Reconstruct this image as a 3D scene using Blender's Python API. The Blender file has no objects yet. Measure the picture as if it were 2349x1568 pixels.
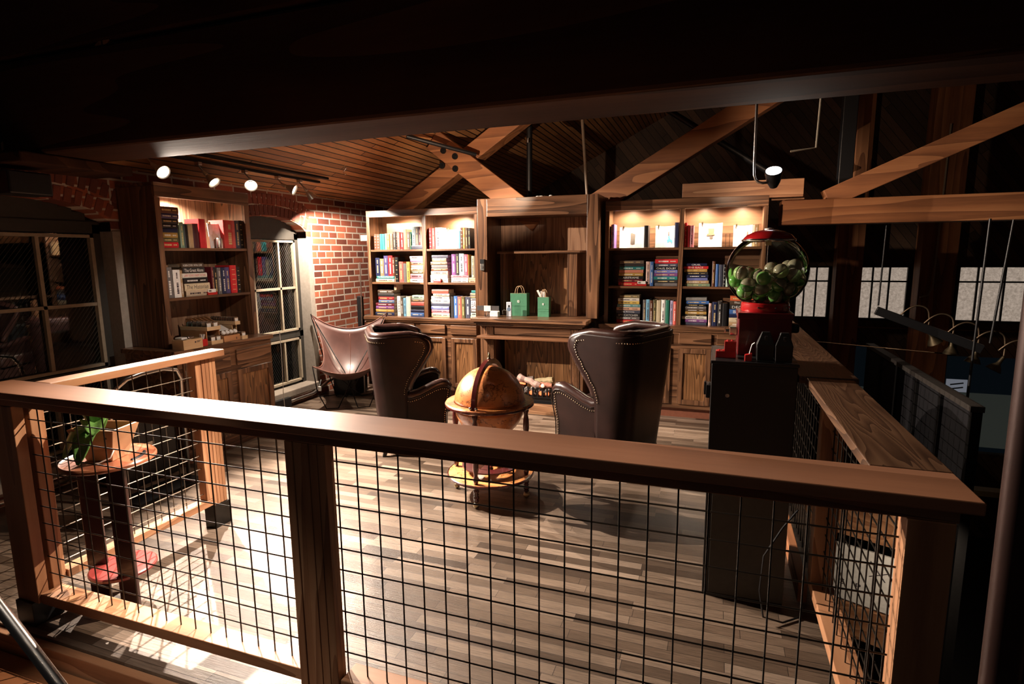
import bpy, math, random
from mathutils import Vector, Matrix
random.seed(7)
C = bpy.context.scene.collection
SC = bpy.context.scene
PI = math.pi
# ------------------------------------------------------------------ helpers
class MB:
    """collects geometry (world or local metres) and links it as ONE mesh object"""
    def __init__(s): s.v=[]; s.f=[]
    def add(s,vs,fs):
        n=len(s.v); s.v+= [tuple(p) for p in vs]; s.f+=[tuple(i+n for i in f) for f in fs]; return s
    def box(s,x0,x1,y0,y1,z0,z1):
        return s.add([(x0,y0,z0),(x1,y0,z0),(x1,y1,z0),(x0,y1,z0),(x0,y0,z1),(x1,y0,z1),(x1,y1,z1),(x0,y1,z1)],
              [(0,3,2,1),(4,5,6,7),(0,1,5,4),(1,2,6,5),(2,3,7,6),(3,0,4,7)])
    def obox(s,c,size,M):
        hx,hy,hz=size[0]/2,size[1]/2,size[2]/2; c=Vector(c)
        vs=[c+M@Vector((a*hx,b*hy,d*hz)) for d in(-1,1) for a,b in((-1,-1),(1,-1),(1,1),(-1,1))]
        return s.add(vs,[(0,3,2,1),(4,5,6,7),(0,1,5,4),(1,2,6,5),(2,3,7,6),(3,0,4,7)])
    def beam(s,a,b,w,h,upv=(0,0,1)):
        """rectangular bar from a to b, w across, h along up"""
        a=Vector(a);b=Vector(b);d=(b-a).normalized();u=Vector(upv)
        r=d.cross(u).normalized();u=r.cross(d).normalized()
        vs=[]
        for p in (a,b):
            for i,j in((-1,-1),(1,-1),(1,1),(-1,1)): vs.append(p+r*(i*w/2)+u*(j*h/2))
        return s.add(vs,[(3,2,1,0),(4,5,6,7),(0,1,5,4),(1,2,6,5),(2,3,7,6),(3,0,4,7)])
    def tube(s,pts,r,seg=8,cap=True,closed=False):
        pts=[Vector(p) for p in pts];n=len(pts);vs=[];fs=[];prev=None
        rr=r if isinstance(r,(list,tuple)) else [r]*n
        for i,p in enumerate(pts):
            if closed: d=pts[(i+1)%n]-pts[i-1]
            else: d=(pts[min(i+1,n-1)]-pts[max(i-1,0)])
            d=d.normalized()
            if prev is None:
                a=Vector((0,0,1)) if abs(d.z)<.9 else Vector((1,0,0)); x=d.cross(a).normalized()
            else: x=(prev-d*prev.dot(d)).normalized()
            prev=x;y=d.cross(x)
            for k in range(seg):
                t=2*PI*k/seg; vs.append(p+(x*math.cos(t)+y*math.sin(t))*rr[i])
        m=n if closed else n-1
        for i in range(m):
            for k in range(seg):
                a=i*seg+k;b=i*seg+(k+1)%seg;c=((i+1)%n)*seg+(k+1)%seg;d=((i+1)%n)*seg+k
                fs.append((a,b,c,d))
        if cap and not closed: fs.append(tuple(range(seg))[::-1]); fs.append(tuple(range((n-1)*seg,n*seg)))
        return s.add(vs,fs)
    def lathe(s,prof,c=(0,0,0),seg=24,M=None,cap=True):
        vs=[];fs=[];c=Vector(c);n=len(prof)
        for r,z in prof:
            for k in range(seg):
                t=2*PI*k/seg; q=Vector((r*math.cos(t),r*math.sin(t),z))
                if M is not None:q=M@q
                vs.append(c+q)
        for i in range(n-1):
            for k in range(seg):
                a=i*seg+k;b=i*seg+(k+1)%seg; fs.append((a,b,b+seg,a+seg))
        if prof[0]==prof[-1]: cap=False
        if cap and prof[0][0]>1e-6: fs.append(tuple(range(seg))[::-1])
        if cap and prof[-1][0]>1e-6: fs.append(tuple(range((n-1)*seg,n*seg)))
        return s.add(vs,fs)
    def prism(s,poly,f0,f1):
        """poly = 2D points; f0,f1 map a 2D point to the near / far 3D point"""
        n=len(poly);vs=[f0(p) for p in poly]+[f1(p) for p in poly]
        fs=[tuple(range(n))[::-1],tuple(range(n,2*n))]+[(i,(i+1)%n,n+(i+1)%n,n+i) for i in range(n)]
        return s.add(vs,fs)
    def ball(s,c,r,seg=10,rings=6,sq=(1,1,1)):
        vs=[];fs=[]
        for i in range(rings+1):
            a=PI*i/rings
            for k in range(seg):
                t=2*PI*k/seg; vs.append((c[0]+sq[0]*r*math.sin(a)*math.cos(t),c[1]+sq[1]*r*math.sin(a)*math.sin(t),c[2]-sq[2]*r*math.cos(a)))
        for i in range(rings):
            for k in range(seg):
                a=i*seg+k;b=i*seg+(k+1)%seg;fs.append((a,b,b+seg,a+seg))
        return s.add(vs,fs)
    def mesh(s,name,smooth=False,off=None):
        me=bpy.data.meshes.new(name)
        o=Vector(off) if off is not None else Vector((0,0,0))
        me.from_pydata([tuple(Vector(p)-o) for p in s.v],[],s.f); me.validate()
        import bmesh
        b=bmesh.new();b.from_mesh(me)
        bmesh.ops.remove_doubles(b,verts=b.verts,dist=1e-6)
        bmesh.ops.recalc_face_normals(b,faces=b.faces);b.to_mesh(me);b.free()
        if smooth:
            me.polygons.foreach_set('use_smooth',[True]*len(me.polygons))
        return me
    def build(s,name,m,parent=None,smooth=False,bevel=0,local=False,subsurf=0,auto=False,seg=2):
        """world coordinates unless local=True; children are stored relative to their root"""
        off=None
        if parent is not None and not local:
            off=parent.matrix_world.translation if False else Vector(wl(parent))
        elif parent is None and not local and s.v:
            xs=[p[0] for p in s.v];ys=[p[1] for p in s.v];zs=[p[2] for p in s.v]
            off=Vector(((min(xs)+max(xs))/2,(min(ys)+max(ys))/2,min(zs)))
        me=s.mesh(name,smooth or auto,off)
        o=bpy.data.objects.new(name,me);C.objects.link(o)
        if m: me.materials.append(m)
        if parent is not None: o.parent=parent
        elif off is not None: o.location=off
        if bevel:
            b=o.modifiers.new('bevel','BEVEL');b.width=bevel;b.segments=seg;b.limit_method='ANGLE';b.angle_limit=.7
            if auto or smooth: 
                me.polygons.foreach_set('use_smooth',[True]*len(me.polygons))
        if subsurf:
            q=o.modifiers.new('sub','SUBSURF');q.levels=q.render_levels=subsurf
        if auto:
            sharp(me,.6)
        return o
def sharp(me,ang):
    import bmesh
    b=bmesh.new();b.from_mesh(me)
    for e in b.edges:
        if len(e.link_faces)==2 and e.calc_face_angle(0)>ang: e.smooth=False
    b.to_mesh(me);b.free()
WL={}
def wl(o):
    p=Vector((0,0,0))
    while o is not None:
        p+=Vector(o.location);o=o.parent
    return p
def tag(o,label=None,cat=None,group=None,kind=None):
    if label:o['label']=label
    if cat:o['category']=cat
    if group:o['group']=group
    if kind:o['kind']=kind
    return o
def thing(name,label,cat,loc=(0,0,0),rz=0,group=None):
    o=bpy.data.objects.new(name,None);C.objects.link(o);o.empty_display_size=.05
    o.location=loc;o.rotation_euler=(0,0,rz);return tag(o,label,cat,group)
def struct(o): o['kind']='structure';return o
def copy_tree(o,parent=None):
    c=o.copy();C.objects.link(c);c.parent=parent
    for ch in list(o.children): copy_tree(ch,c)
    return c
# ------------------------------------------------------------------ materials
def nodes(name):
    m=bpy.data.materials.new(name);m.use_nodes=True;nt=m.node_tree
    return m,nt,nt.nodes['Principled BSDF'],nt.links
def rgb(c): return (c[0],c[1],c[2],1)
MC={}
def plain(name,c,rough=.5,metal=0,emit=0,coat=0,spec=.5,ecol=None,var=.0,trans=0,ior=1.45):
    if name in MC:return MC[name]
    m,nt,b,L=nodes(name)
    b.inputs['Base Color'].default_value=rgb(c);b.inputs['Roughness'].default_value=rough
    b.inputs['Metallic'].default_value=metal;b.inputs['Specular IOR Level'].default_value=spec
    b.inputs['Coat Weight'].default_value=coat;b.inputs['Transmission Weight'].default_value=trans;b.inputs['IOR'].default_value=ior
    if emit:
        b.inputs['Emission Color'].default_value=rgb(ecol or c);b.inputs['Emission Strength'].default_value=emit
    # a little procedural wear so nothing is perfectly flat
    tc=nt.nodes.new('ShaderNodeTexCoord');n=nt.nodes.new('ShaderNodeTexNoise');n.inputs['Scale'].default_value=35;n.inputs['Detail'].default_value=4
    L.new(tc.outputs['Object'],n.inputs['Vector'])
    if not emit and not trans:
        mx=nt.nodes.new('ShaderNodeMix');mx.data_type='RGBA';mx.blend_type='MULTIPLY';mx.inputs[0].default_value=.35
        cr=nt.nodes.new('ShaderNodeValToRGB');cr.color_ramp.elements[0].position=.3;cr.color_ramp.elements[0].color=(.6,.6,.6,1);cr.color_ramp.elements[1].position=.7;cr.color_ramp.elements[1].color=(1.15,1.15,1.15,1)
        L.new(n.outputs['Fac'],cr.inputs[0]);mx.inputs[6].default_value=rgb(c);L.new(cr.outputs[0],mx.inputs[7]);L.new(mx.outputs[2],b.inputs['Base Color'])
    MC[name]=m;return m
def wood(name,dark,mid,light,axis='X',scale=1.0,rough=.42,coat=0.0,rings=9.,fine=60.,bump=.15,spec=.4,rvar=.12):
    """grain streaks along `axis`, with cathedral rings"""
    m,nt,b,L=nodes(name);N=nt.nodes.new
    tc=N('ShaderNodeTexCoord');mp=N('ShaderNodeMapping')
    s={'X':(.07,1,1),'Y':(1,.07,1),'Z':(1,1,.07)}[axis]
    mp.inputs['Scale'].default_value=tuple(q*scale for q in s);L.new(tc.outputs['Object'],mp.inputs['Vector'])
    n1=N('ShaderNodeTexNoise');n1.inputs['Scale'].default_value=rings*.55;n1.inputs['Detail'].default_value=2;L.new(mp.outputs[0],n1.inputs['Vector'])
    mm=N('ShaderNodeMath');mm.operation='MULTIPLY';mm.inputs[1].default_value=rings*1.6;L.new(n1.outputs['Fac'],mm.inputs[0])
    fr=N('ShaderNodeMath');fr.operation='FRACT';L.new(mm.outputs[0],fr.inputs[0])
    n2=N('ShaderNodeTexNoise');n2.inputs['Scale'].default_value=fine;n2.inputs['Detail'].default_value=6;n2.inputs['Roughness'].default_value=.65;L.new(mp.outputs[0],n2.inputs['Vector'])
    mx=N('ShaderNodeMix');mx.data_type='FLOAT';mx.inputs[0].default_value=.5;L.new(fr.outputs[0],mx.inputs[2]);L.new(n2.outputs['Fac'],mx.inputs[3])
    cr=N('ShaderNodeValToRGB');e=cr.color_ramp.elements;e[0].position=.2;e[0].color=rgb(dark);e[1].position=.8;e[1].color=rgb(light)
    k=e.new(.5);k.color=rgb(mid);L.new(mx.outputs[0],cr.inputs[0])
    n3=N('ShaderNodeTexNoise');n3.inputs['Scale'].default_value=2.2;L.new(tc.outputs['Object'],n3.inputs['Vector'])
    mul=N('ShaderNodeMix');mul.data_type='RGBA';mul.blend_type='MULTIPLY';mul.inputs[0].default_value=.45
    c2=N('ShaderNodeValToRGB');c2.color_ramp.elements[0].position=.3;c2.color_ramp.elements[0].color=(.62,.58,.55,1);c2.color_ramp.elements[1].position=.72;c2.color_ramp.elements[1].color=(1.2,1.2,1.2,1)
    L.new(n3.outputs['Fac'],c2.inputs[0]);L.new(cr.outputs[0],mul.inputs[6]);L.new(c2.outputs[0],mul.inputs[7]);L.new(mul.outputs[2],b.inputs['Base Color'])
    b.inputs['Roughness'].default_value=rough;b.inputs['Coat Weight'].default_value=coat;b.inputs['Coat Roughness'].default_value=.25;b.inputs['Specular IOR Level'].default_value=spec
    bp=N('ShaderNodeBump');bp.inputs['Strength'].default_value=bump;bp.inputs['Distance'].default_value=.002;L.new(mx.outputs[0],bp.inputs['Height']);L.new(bp.outputs[0],b.inputs['Normal'])
    return m
def boards(name,c1,c2,cm,length,width,gap,ax='XY',rot=0,rough=.5,grain=.6,off=.37,bump=.6,spec=.4,var=1.0,sx=None):
    """boards (or bricks) laid by a brick texture over two chosen object axes"""
    m,nt,b,L=nodes(name);N=nt.nodes.new
    tc=N('ShaderNodeTexCoord');sep=N('ShaderNodeSeparateXYZ');L.new(tc.outputs['Object'],sep.inputs[0])
    co=N('ShaderNodeCombineXYZ');L.new(sep.outputs['XYZ'.index(ax[0])],co.inputs[0]);L.new(sep.outputs['XYZ'.index(ax[1])],co.inputs[1])
    mp=N('ShaderNodeMapping');mp.inputs['Rotation'].default_value=(0,0,rot);mp.inputs['Location'].default_value=(31.3,17.7,0);L.new(co.outputs[0],mp.inputs['Vector'])
    # wobble
    nz=N('ShaderNodeTexNoise');nz.inputs['Scale'].default_value=6;L.new(tc.outputs['Object'],nz.inputs['Vector'])
    br=N('ShaderNodeTexBrick');br.offset=off;br.offset_frequency=2;br.squash=.72;br.squash_frequency=3
    br.inputs['Scale'].default_value=1;br.inputs['Brick Width'].default_value=length;br.inputs['Row Height'].default_value=width
    br.inputs['Mortar Size'].default_value=gap;br.inputs['Mortar Smooth'].default_value=.25;br.inputs['Bias'].default_value=0
    br.inputs['Color1'].default_value=(0,0,0,1);br.inputs['Color2'].default_value=(1,1,1,1);br.inputs['Mortar'].default_value=(0,0,0,1)
    L.new(mp.outputs[0],br.inputs['Vector'])
    ms=N('ShaderNodeMapping');ms.inputs['Scale'].default_value=(1.2,22,1) if grain>.3 else (9,9,9);L.new(mp.outputs[0],ms.inputs['Vector'])
    n2=N('ShaderNodeTexNoise');n2.inputs['Scale'].default_value=7;n2.inputs['Detail'].default_value=6;n2.inputs['Roughness'].default_value=.7;L.new(ms.outputs[0],n2.inputs['Vector'])
    cr=N('ShaderNodeValToRGB');cr.color_ramp.elements[0].color=rgb(c1[0]);cr.color_ramp.elements[1].color=rgb(c1[-1])
    for i,c in enumerate(c1[1:-1]): 
        k=cr.color_ramp.elements.new((i+1)/(len(c1)-1));k.color=rgb(c)
    L.new(br.outputs['Color'],cr.inputs[0])
    mu=N('ShaderNodeMix');mu.data_type='RGBA';mu.blend_type='MULTIPLY';mu.inputs[0].default_value=grain
    c3=N('ShaderNodeValToRGB');c3.color_ramp.elements[0].position=.3;c3.color_ramp.elements[0].color=(.35,.33,.31,1);c3.color_ramp.elements[1].position=.66;c3.color_ramp.elements[1].color=(1.25,1.2,1.15,1)
    L.new(n2.outputs['Fac'],c3.inputs[0]);L.new(cr.outputs[0],mu.inputs[6]);L.new(c3.outputs[0],mu.inputs[7])
    n4=N('ShaderNodeTexNoise');n4.inputs['Scale'].default_value=1.7;n4.inputs['Detail'].default_value=3;L.new(tc.outputs['Object'],n4.inputs['Vector'])
    c4=N('ShaderNodeValToRGB');c4.color_ramp.elements[0].position=.3;c4.color_ramp.elements[0].color=(.7,.7,.7,1);c4.color_ramp.elements[1].position=.7;c4.color_ramp.elements[1].color=(1.2,1.2,1.2,1)
    L.new(n4.outputs['Fac'],c4.inputs[0]);mu2=N('ShaderNodeMix');mu2.data_type='RGBA';mu2.blend_type='MULTIPLY';mu2.inputs[0].default_value=.7*var
    L.new(mu.outputs[2],mu2.inputs[6]);L.new(c4.outputs[0],mu2.inputs[7])
    fin=N('ShaderNodeMix');fin.data_type='RGBA';L.new(br.outputs['Fac'],fin.inputs[0]);L.new(mu2.outputs[2],fin.inputs[6]);fin.inputs[7].default_value=rgb(cm)
    L.new(fin.outputs[2],b.inputs['Base Color']);b.inputs['Roughness'].default_value=rough;b.inputs['Specular IOR Level'].default_value=spec
    hm=N('ShaderNodeMath');hm.operation='SUBTRACT';L.new(n2.outputs['Fac'],hm.inputs[0]);L.new(br.outputs['Fac'],hm.inputs[1])
    bp=N('ShaderNodeBump');bp.inputs['Strength'].default_value=bump;bp.inputs['Distance'].default_value=.004;L.new(hm.outputs[0],bp.inputs['Height']);L.new(bp.outputs[0],b.inputs['Normal'])
    return m
def leather(name,c,c2,rough=.32,coat=.35):
    m,nt,b,L=nodes(name);N=nt.nodes.new
    tc=N('ShaderNodeTexCoord');n=N('ShaderNodeTexNoise');n.inputs['Scale'].default_value=7;n.inputs['Detail'].default_value=6;L.new(tc.outputs['Object'],n.inputs['Vector'])
    cr=N('ShaderNodeValToRGB');cr.color_ramp.elements[0].position=.35;cr.color_ramp.elements[0].color=rgb(c);cr.color_ramp.elements[1].position=.72;cr.color_ramp.elements[1].color=rgb(c2)
    L.new(n.outputs['Fac'],cr.inputs[0]);L.new(cr.outputs[0],b.inputs['Base Color'])
    v=N('ShaderNodeTexVoronoi');v.inputs['Scale'].default_value=260;L.new(tc.outputs['Object'],v.inputs['Vector'])
    bp=N('ShaderNodeBump');bp.inputs['Strength'].default_value=.12;bp.inputs['Distance'].default_value=.001;L.new(v.outputs[0],bp.inputs['Height'])
    n2=N('ShaderNodeTexNoise');n2.inputs['Scale'].default_value=9;n2.inputs['Detail'].default_value=3;L.new(tc.outputs['Object'],n2.inputs['Vector'])
    b2=N('ShaderNodeBump');b2.inputs['Strength'].default_value=.12;b2.inputs['Distance'].default_value=.01;L.new(n2.outputs['Fac'],b2.inputs['Height']);L.new(bp.outputs[0],b2.inputs['Normal']);L.new(b2.outputs[0],b.inputs['Normal'])
    b.inputs['Roughness'].default_value=rough;b.inputs['Coat Weight'].default_value=coat;b.inputs['Coat Roughness'].default_value=.2
    return m
def glassmat(name,tint=(1,1,1),rough=0.0,refl=.12,wires=False,frost=0):
    """thin pane / shell: see-through plus a fresnel reflection"""
    m=bpy.data.materials.new(name);m.use_nodes=True;nt=m.node_tree;nt.nodes.clear();N=nt.nodes.new;L=nt.links
    o=N('ShaderNodeOutputMaterial');tr=N('ShaderNodeBsdfTransparent');tr.inputs[0].default_value=rgb(tint)
    gl=N('ShaderNodeBsdfGlossy');gl.inputs['Roughness'].default_value=rough
    fr=N('ShaderNodeLayerWeight');fr.inputs['Blend'].default_value=refl
    mx=N('ShaderNodeMixShader');L.new(fr.outputs['Fresnel'],mx.inputs[0]);L.new(tr.outputs[0],mx.inputs[1]);L.new(gl.outputs[0],mx.inputs[2])
    out=mx
    if wires:
        tc=N('ShaderNodeTexCoord');mp=N('ShaderNodeMapping');mp.inputs['Rotation'].default_value=(math.radians(38),0,0);L.new(tc.outputs['Object'],mp.inputs['Vector'])
        w=N('ShaderNodeTexWave');w.bands_direction='Y';w.inputs['Scale'].default_value=13;L.new(mp.outputs[0],w.inputs['Vector'])
        g=N('ShaderNodeMath');g.operation='GREATER_THAN';g.inputs[1].default_value=.965;L.new(w.outputs['Fac'],g.inputs[0])
        d=N('ShaderNodeBsdfDiffuse');d.inputs[0].default_value=(.045,.045,.04,1)
        m2=N('ShaderNodeMixShader');L.new(g.outputs[0],m2.inputs[0]);L.new(mx.outputs[0],m2.inputs[1]);L.new(d.outputs[0],m2.inputs[2]);out=m2
    L.new(out.outputs[0],o.inputs[0]);return m
# palette
OAK_D=(.034,.015,.008);OAK_M=(.125,.058,.028);OAK_L=(.22,.11,.057)
M={}
for a in 'XYZ':
    M['oak'+a]=wood('dark_oak_'+a,OAK_D,OAK_M,OAK_L,a,rough=.33,coat=.25,rings=8,fine=70)
    M['fir'+a]=wood('douglas_fir_'+a,(.20,.085,.04),(.33,.155,.075),(.42,.22,.115),a,rough=.5,rings=7,fine=55,bump=.3)
    M['timber'+a]=wood('old_timber_'+a,(.14,.05,.018),(.26,.10,.037),(.34,.145,.058),a,rough=.65,rings=5,fine=40,bump=.6)
M['ply']=wood('oak_plywood',(.05,.022,.008),(.20,.092,.036),(.31,.155,.066),'Z',scale=1.1,rough=.38,coat=.15,rings=12,fine=50)
M['darkbeam']=wood('dark_beam_wood',(.028,.011,.006),(.048,.020,.011),(.07,.030,.016),'X',rough=.85,rings=3,fine=30,bump=.6,spec=.15)  # darker, duller wood tone than the other timbers
M['oakpanel']=wood('oak_back_panel',(.08,.038,.02),(.15,.075,.04),(.20,.10,.055),'X',rough=.35,coat=.2,rings=6,fine=60)
M['oakpanelZ']=wood('oak_back_panel_upright',(.13,.065,.038),(.24,.13,.075),(.33,.19,.115),'Z',rough=.35,coat=.2,rings=10,fine=60)
M['floor']=boards('worn_plank_floor',[(.045,.030,.021),(.10,.070,.050),(.16,.118,.088),(.215,.165,.128)],None,(.008,.006,.005),.62,.057,.0011,'XY',rough=.38,grain=.75,bump=.35)
M['ceil']=boards('ceiling_planks',[(.30,.13,.05),(.50,.23,.09),(.64,.32,.135)],None,(.006,.003,.002),3.0,.064,.006,'YX',rough=.5,grain=.6,bump=.8)
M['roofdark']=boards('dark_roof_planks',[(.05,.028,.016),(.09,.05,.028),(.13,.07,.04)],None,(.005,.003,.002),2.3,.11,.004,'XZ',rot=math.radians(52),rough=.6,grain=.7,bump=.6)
M['brick']=boards('red_brick',[(.11,.035,.024),(.30,.085,.05),(.42,.13,.07),(.17,.055,.036)],None,(.46,.385,.32),.215,.075,.0095,'YZ',rough=.85,grain=.25,off=.5,bump=1.0,spec=.2)
M['archbrick']=plain('arch_brick',(.20,.055,.035),.85)
M['plaster']=plain('weathered_plaster',(.30,.265,.225),.9)
M['concrete']=plain('weathered_sill',(.22,.185,.15),.9)
M['black']=plain('black_plastic',(.006,.006,.007),.4)
M['blackmetal']=plain('black_metal',(.012,.011,.011),.42,.6)
M['wire']=plain('mesh_wire',(.035,.028,.022),.38,.8)
M['steel']=plain('brushed_steel',(.55,.52,.49),.28,1)
M['chrome']=plain('chrome',(.75,.74,.72),.12,1)
M['brass']=plain('antique_brass',(.42,.33,.20),.3,1)
M['frame']=plain('window_frame_paint',(.30,.25,.18),.7)
M['darkframe']=plain('dark_window_frame',(.03,.027,.022),.6)
M['greenframe']=plain('green_frame_paint',(.10,.115,.045),.7)
M['leather']=leather('brown_leather',(.008,.0032,.0026),(.016,.0066,.0052),.42,.04)
M['leather'].node_tree.nodes['Principled BSDF'].inputs['Specular IOR Level'].default_value=.2
M['leatherroll']=leather('glossy_leather',(.016,.006,.005),(.03,.012,.009),.27,.4)
M['sling']=leather('sling_leather',(.075,.032,.026),(.12,.055,.045),.40,.12)
M['glass']=glassmat('window_glass',(.75,.8,.78),0,.5,wires=True)
M['paper']=plain('white_paper',(.72,.70,.66),.6)
M['cream']=plain('cream_paper',(.62,.52,.40),.7)
M['pages']=plain('book_pages',(.45,.36,.26),.8)
M['redplastic']=plain('red_plastic',(.42,.012,.012),.35,coat=.3)
M['redpaint']=plain('red_enamel',(.33,.008,.010),.22,coat=.6)
M['dkredpaint']=plain('dark_red_enamel',(.10,.004,.006),.3,coat=.4)
M['mahog']=plain('mahogany_varnish',(.055,.008,.008),.22,coat=.6)
M['greenbag']=plain('green_paper',(.06,.22,.12),.55)
M['dkgreenbag']=plain('dark_green_paper',(.02,.085,.05),.6)
M['kraft']=plain('kraft_paper',(.45,.28,.15),.7)
M['pine']=wood('pale_pine',(.42,.26,.13),(.55,.38,.21),(.62,.45,.27),'Y',rough=.5,rings=5)
M['cedar']=wood('orange_cedar',(.30,.13,.05),(.42,.20,.085),(.52,.27,.13),'Y',rough=.5,rings=5)
def tmesh(txt,size,ext=.0003):
    cu=bpy.data.curves.new('lettering','FONT');cu.body=txt;cu.size=size;cu.extrude=ext;cu.align_x='CENTER';cu.align_y='CENTER';cu.resolution_u=2
    o=bpy.data.objects.new('lettering',cu);C.objects.link(o)
    me=bpy.data.meshes.new_from_object(o.evaluated_get(bpy.context.evaluated_depsgraph_get()));bpy.data.objects.remove(o);bpy.data.curves.remove(cu)
    return me
def text(name,txt,w,h,M4,mat,parent):
    """lettering fitted in a w x h box; M4 maps text plane (x right, y up, z out) to the parent's space"""
    me=tmesh(txt,1.0,0.0);xs=[v.co.x for v in me.vertices];ys=[v.co.y for v in me.vertices]
    sx=w/(max(xs)-min(xs));sy=min(h/(max(ys)-min(ys)),sx*1.7);sx=min(sx,sy*1.3);cx=(max(xs)+min(xs))/2;cy=(max(ys)+min(ys))/2
    for v in me.vertices: v.co=M4@Vector(((v.co.x-cx)*sx,(v.co.y-cy)*sy,0))
    me.materials.append(mat);o=bpy.data.objects.new(name,me);C.objects.link(o);o.parent=parent;return o
def spot(name,loc,tgt,watt,deg,blend=.4,col=(1,.82,.66),size=.008):
    size=.008;l=bpy.data.lights.new(name,'SPOT');l.energy=watt;l.spot_size=math.radians(deg);l.spot_blend=blend;l.color=col;l.shadow_soft_size=size
    o=bpy.data.objects.new(name,l);C.objects.link(o);o.location=loc
    o.rotation_euler=(Vector(tgt)-Vector(loc)).to_track_quat('-Z','Y').to_euler();return o
LDK=plain('sign_ink',(.03,.03,.05),.5)
# ================================================================== CAMERA
CAM=Vector((1.2434,-1.6383,1.5890))
def camera():
    f,yaw,pitch,roll=1301.69,.3434,-.1523,-.0091
    F=Vector((-math.sin(yaw)*math.cos(pitch),math.cos(yaw)*math.cos(pitch),math.sin(pitch)))
    r=Vector((math.cos(yaw),math.sin(yaw),0));u=r.cross(F)
    R=r*math.cos(roll)+u*math.sin(roll);U=-r*math.sin(roll)+u*math.cos(roll)
    cd=bpy.data.cameras.new('camera');cd.sensor_width=36;cd.lens=36*f/2349;cd.clip_start=.02
    o=bpy.data.objects.new('camera',cd);C.objects.link(o)
    m=Matrix((R,U,-F)).transposed().to_4x4();m.translation=CAM;o.matrix_world=m;SC.camera=o
camera()
# ================================================================== SHELL
XW=-3.05
FX=1.83
struct(MB().box(XW,FX,-.24,9.0,-.06,0).build('floor',M['floor']))
# left brick wall with two arched window openings, as upright strips
def arch(y,y0,y1,zs,rise):
    t=(y-(y0+y1)/2)/((y1-y0)/2);return zs+rise*math.sqrt(max(0,1-t*t*.92))-rise*.28
WINS=[(.18,1.44,.17),(2.56,3.62,.17)]
def wall_left():
    w=MB();zt=2.275;ys=[-2.6,-1.2,WINS[0][0]]
    def strip(a,b,z0,z1,c=None,d=None):
        c=z1 if c is None else c
        w.add([(XW,a,z0),(XW,b,z0 if d is None else d),(XW,b,c),(XW,a,z1)],[(0,1,2,3)])
    segs=[(-2.6,WINS[0][0]),(WINS[0][1],WINS[1][0]),(WINS[1][1],9.0)]
    for a,b in segs: strip(a,b,-.3,zt)
    for y0,y1,s in WINS:
        strip(y0,y1,-.3,s);n=14
        for i in range(n):
            a=y0+(y1-y0)*i/n;b=y0+(y1-y0)*(i+1)/n
            za=arch(a,y0,y1,1.86,.20);zb=arch(b,y0,y1,1.86,.20)
            w.add([(XW,a,za),(XW,b,zb),(XW,b,zt),(XW,a,zt)],[(0,1,2,3)])
            w.add([(XW,a,za),(XW,b,zb),(XW-.17,b,zb),(XW-.17,a,za)],[(0,1,2,3)])
    # outer leaf closes the wall from the street side above and between the openings
    o=XW-.30
    for a,b in segs: w.add([(o,a,-.3),(o,b,-.3),(o,b,zt),(o,a,zt)],[(0,1,2,3)])
    struct(w.build('wall_left',M['brick']))
wall_left()
rv=random.Random(3)
archmats=[plain('arch_brick_%d'%i,c,.85) for i,c in enumerate([(.20,.055,.035),(.13,.04,.028),(.28,.08,.05),(.09,.032,.024)])]
for wi,(y0,y1,s) in enumerate(WINS):
    # plastered reveals, sill and two rings of soldier bricks over the arch
    r=MB()
    r.box(XW-.30,XW+.012,y1,y1+.075,s,1.79);r.box(XW-.30,XW+.012,y0-.075,y0,s,1.79)
    struct(r.build('trim_%d'%(1+wi*3),M['plaster']))
    q=MB().box(XW-.30,XW+.05,y0-.05,y1+.05,s-.07,s);struct(q.build('trim_%d'%(2+wi*3),M['concrete'],bevel=.008))
    for ring in range(2):
        q=MB();cy=(y0+y1)/2;n=19
        for i in range(n):
            t=-1+2*(i+.5)/n;y=cy+t*(y1-y0)/2*(1.06+.10*ring)
            z=arch(cy+t*(y1-y0)/2,y0,y1,1.86,.20)+.055+ring*.112
            if z+.055>2.27: z=2.215
            R=Matrix.Rotation(-t*.42,3,'X');q.obox((XW-.008,y,z),(.03,.052+rv.uniform(-.004,.004),.10),R)
        struct(q.build('trim_%d'%(3+wi*3+ring*10),archmats[(wi+ring)%2],bevel=.004,seg=1))
# windows: steel sash with wired glass
def window(n,y0,y1,panes,x=XW-.15):
    root=thing('window_%d'%n,None,None,(x,(y0+y1)/2,.17));struct(root)
    f=MB()
    for a,b in((y0,y0+.055),(y1-.055,y1)): f.box(x-.03,x+.03,a,b,.17,1.84)
    f.box(x-.03,x+.03,y0,y1,.70,.765);f.box(x-.03,x+.03,y0,y1,1.775,1.86)
    # arched head board
    m=14
    for i in range(m):
        a=y0+(y1-y0)*i/m;b=y0+(y1-y0)*(i+1)/m
        f.box(x-.02,x+.02,a,b,1.85,max(1.86,min(arch(a,y0,y1,1.86,.2),arch(b,y0,y1,1.86,.2))+.01))
    f.build('window_frame',M['darkframe'],root)
    g=MB();t=.012
    for z0,z1 in((.775,1.765),(.20,.69)):
        g.box(x+.005,x+.04,y0+.06,y0+.085,z0,z1);g.box(x+.005,x+.04,y1-.085,y1-.06,z0,z1)
        g.box(x+.005,x+.04,y0+.06,y1-.06,z1-.022,z1);g.box(x+.005,x+.04,y0+.06,y1-.06,z0,z0+.022)
        for p in panes: g.box(x+.005,x+.035,p-t,p+t,z0,z1)
        if z1>1: g.box(x+.005,x+.035,y0+.06,y1-.06,1.238,1.262)
    g.build('muntins',M['frame'],root)
    MB().box(x+.0,x+.004,y0+.06,y1-.06,.18,1.77).build('window_pane',M['glass'],root)
    MB().box(x-.028,x-.01,y1-.13,y1-.07,.2,1.76).build('side_rail',M['greenframe'],root)
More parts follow.
